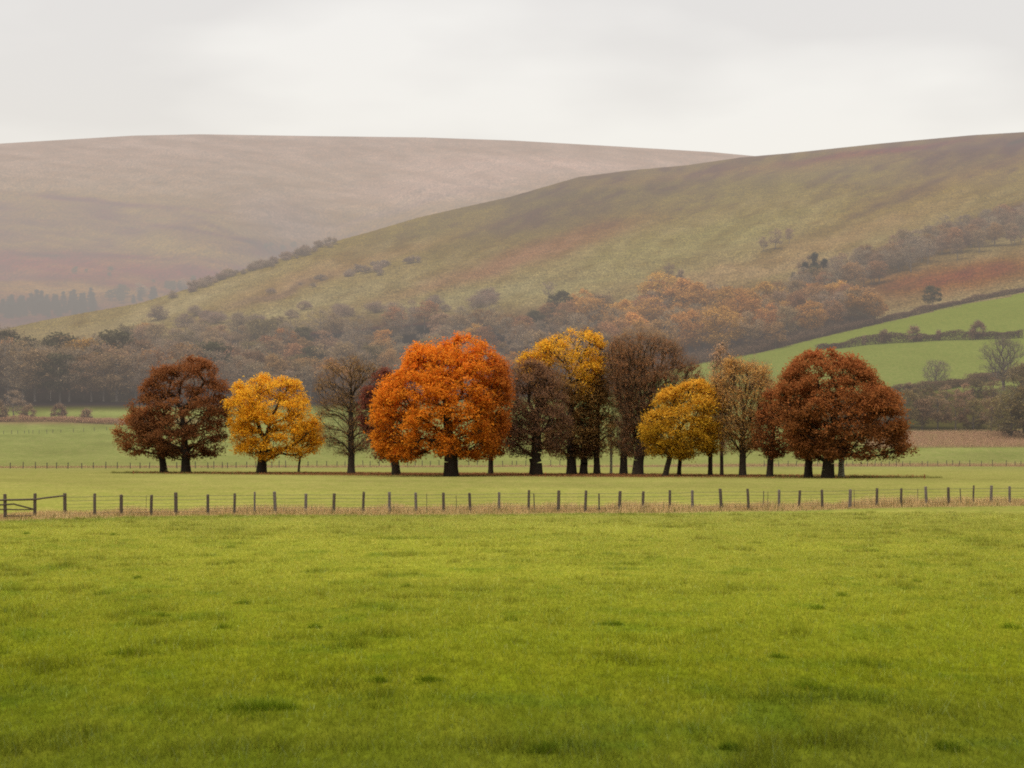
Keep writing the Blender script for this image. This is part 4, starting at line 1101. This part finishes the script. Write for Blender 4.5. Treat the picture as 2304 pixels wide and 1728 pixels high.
tag(link('pasture_grass', mesh_from('pasture_grass', v, f, c, False, [M_GRASS])), 'short bright green pasture grass with darker tufts in the foreground', 'grass', kind='stuff')

# pinkish dry grass along the near fence
n = 150000
px = grng.uniform(-550, 2850, n)
d = fence_d(px) + grng.normal(1.6, 2.1, n)
X = (px - CX) / F * d
dens = fbm(X / 2.2, d / 4, 91, 3)
h = (.12 + .85 * dens ** 1.5) * grng.uniform(.4, 1.25, n) * np.exp(-((d - fence_d(px) - 1.6) / 3.6) ** 2)
col = pal(P255((150, 120, 80), (192, 160, 112), (220, 190, 136), (236, 210, 154)), grng.uniform(0, 1, n) * .6 + .4 * dens, grng)
gm = (grng.uniform(0, 1, n) < .22)[:, None]; col = np.where(gm, np.array([.10, .13, .03]), col)
v, f, c = join([blades(px, d, h, np.full(n, .02), col, grng, .22)])
tag(link('dry_grass', mesh_from('dry_grass', v, f, c, False, [M_GRASS])), 'pinkish-brown dry grass and dock stems along the near wire fence', 'grass', kind='stuff')

# fallen leaves and rough stems below the row of trees
n = 26000
px = np.clip(grng.normal(1150, 400, n), 300, 2080); tr = 15680 / (np.interp(px, [255, 1150, 2304], [1064, 1069, 1075]) - HY)
d = tr + grng.normal(2, 6.5, n)
c3 = np.stack([(px - CX) / F * d, d, height(px, d) + grng.uniform(0.01, .12, n)], 1)
ww = sstep(0, 1, 1 - np.abs(px - 1150) / 1000)
col = pal(P255((104, 70, 44), (136, 92, 58), (160, 112, 70)), grng.uniform(0, 1, n), grng)
v, f, c = join([leaves(c3, .10, col, grng, flat=2.0)])
tag(link('fallen_leaves', mesh_from('fallen_leaves', v, f, c, False, [M_LEAF])), 'band of brown fallen leaves under the row of trees', 'leaves', kind='stuff')

# dry bracken and reeds beside the far fence and in the strip at the right
n = 70000
px = np.concatenate([grng.uniform(-200, 1600, n // 4), grng.uniform(1500, 2500, n // 4), grng.uniform(1950, 2500, n - n // 2)])
dd = np.concatenate([np.interp(px[: n // 4], [-200, 1150, 1600], [354, 372, 375]) + grng.normal(0, 5, n // 4), 382 + grng.normal(0, 6, n // 4), grng.uniform(438, 478, n - n // 2)])
h = np.concatenate([np.full(n // 2, .45), np.full(n - n // 2, .9)]) * grng.uniform(.4, 1.1, n)
col = pal(P255((128, 100, 74), (164, 130, 100), (186, 152, 118), (140, 134, 80)), grng.uniform(0, 1, n), grng)
v, f, c = join([blades(px, dd, h, np.full(n, .05), col, grng, .45)])
tag(link('dead_bracken', mesh_from('dead_bracken', v, f, c, False, [M_FIELDSTUFF])), 'pinkish dead bracken and reeds in thin strips across the far field', 'bracken', kind='stuff')

# ------------------------------------------------------------------ sky, sun, camera
w = bpy.data.worlds.new('World'); SC.world = w; w.use_nodes = True
nt = w.node_tree; nt.nodes.clear(); L = nt.links
SUN_EL, SUN_AZ = math.radians(60), math.radians(-130)          # azimuth from +Y towards +X
sky = nd(nt, 'ShaderNodeTexSky', sky_type='NISHITA'); sky.sun_disc = False
sky.sun_elevation = SUN_EL; sky.sun_rotation = SUN_AZ; sky.air_density = 1.5; sky.dust_density = 4
bg1 = nd(nt, 'ShaderNodeBackground'); bg1.inputs['Strength'].default_value = 0.05; L.new(sky.outputs[0], bg1.inputs['Color'])
tc = nd(nt, 'ShaderNodeTexCoord')
mp = nd(nt, 'ShaderNodeMapping'); mp.inputs['Scale'].default_value = (1.6, 1.6, 5.0); mp.inputs['Location'].default_value = (0.35, 0.2, 0.1)
L.new(tc.outputs['Generated'], mp.inputs['Vector'])
nz = nd(nt, 'ShaderNodeTexNoise'); nz.inputs['Scale'].default_value = 3.0; nz.inputs['Detail'].default_value = 4; nz.inputs['Roughness'].default_value = 0.4; L.new(mp.outputs[0], nz.inputs['Vector'])
cr = nd(nt, 'ShaderNodeValToRGB')
cr.color_ramp.elements[0].position = 0.02; cr.color_ramp.elements[0].color = (*(srgb(222, 213, 205) * .96), 1)
cr.color_ramp.elements[1].position = 0.24; cr.color_ramp.elements[1].color = (*(srgb(237, 229, 220) * .97), 1)
s0 = nd(nt, 'ShaderNodeSeparateXYZ'); L.new(tc.outputs['Generated'], s0.inputs[0])
a1 = nd(nt, 'ShaderNodeMath', operation='MULTIPLY_ADD'); L.new(s0.outputs['Z'], a1.inputs[0]); a1.inputs[1].default_value = -4.6; a1.inputs[2].default_value = 0.86
a2 = nd(nt, 'ShaderNodeMath', operation='MULTIPLY_ADD'); L.new(s0.outputs['X'], a2.inputs[0]); a2.inputs[1].default_value = 0.32; L.new(a1.outputs[0], a2.inputs[2])
a3 = nd(nt, 'ShaderNodeMath', operation='MULTIPLY_ADD'); L.new(nz.outputs['Fac'], a3.inputs[0]); a3.inputs[1].default_value = 1.5; L.new(a2.outputs[0], a3.inputs[2])
a4 = nd(nt, 'ShaderNodeMath', operation='SUBTRACT'); L.new(a3.outputs[0], a4.inputs[0]); a4.inputs[1].default_value = 0.64
L.new(a4.outputs[0], cr.inputs['Fac'])
sep = nd(nt, 'ShaderNodeSeparateXYZ'); L.new(tc.outputs['Generated'], sep.inputs[0])
mr = nd(nt, 'ShaderNodeMapRange'); mr.interpolation_type = 'SMOOTHSTEP'
mr.inputs['From Min'].default_value = 0.24; mr.inputs['From Max'].default_value = 0.95; mr.inputs['To Min'].default_value = 0.93; mr.inputs['To Max'].default_value = 2.3
L.new(sep.outputs['Z'], mr.inputs['Value'])
bg2 = nd(nt, 'ShaderNodeBackground'); L.new(cr.outputs['Color'], bg2.inputs['Color']); L.new(mr.outputs[0], bg2.inputs['Strength'])
ad = nd(nt, 'ShaderNodeAddShader'); L.new(bg1.outputs[0], ad.inputs[0]); L.new(bg2.outputs[0], ad.inputs[1])
out = nd(nt, 'ShaderNodeOutputWorld'); L.new(ad.outputs[0], out.inputs['Surface'])

sl = bpy.data.lights.new('sun', 'SUN'); sl.energy = 1.3; sl.angle = math.radians(12); sl.color = (1.0, 0.94, 0.85)
so = link('sun', sl)
sd = np.array([math.sin(SUN_AZ) * math.cos(SUN_EL), math.cos(SUN_AZ) * math.cos(SUN_EL), math.sin(SUN_EL)])
from mathutils import Vector
so.rotation_euler = Vector(sd).to_track_quat('Z', 'Y').to_euler()

cam = bpy.data.cameras.new('camera'); co = link('camera', cam)
cam.sensor_width = 36; cam.lens = F / 2304 * 36; cam.shift_y = (HY - 864) / 2304
cam.clip_start = 0.5; cam.clip_end = 20000
cam.dof.use_dof = True; cam.dof.focus_distance = 240; cam.dof.aperture_fstop = 3.5
co.location = (0, 0, CH); co.rotation_euler = (math.radians(90), 0, 0)
SC.camera = co
print('background plants', COUNT[0])
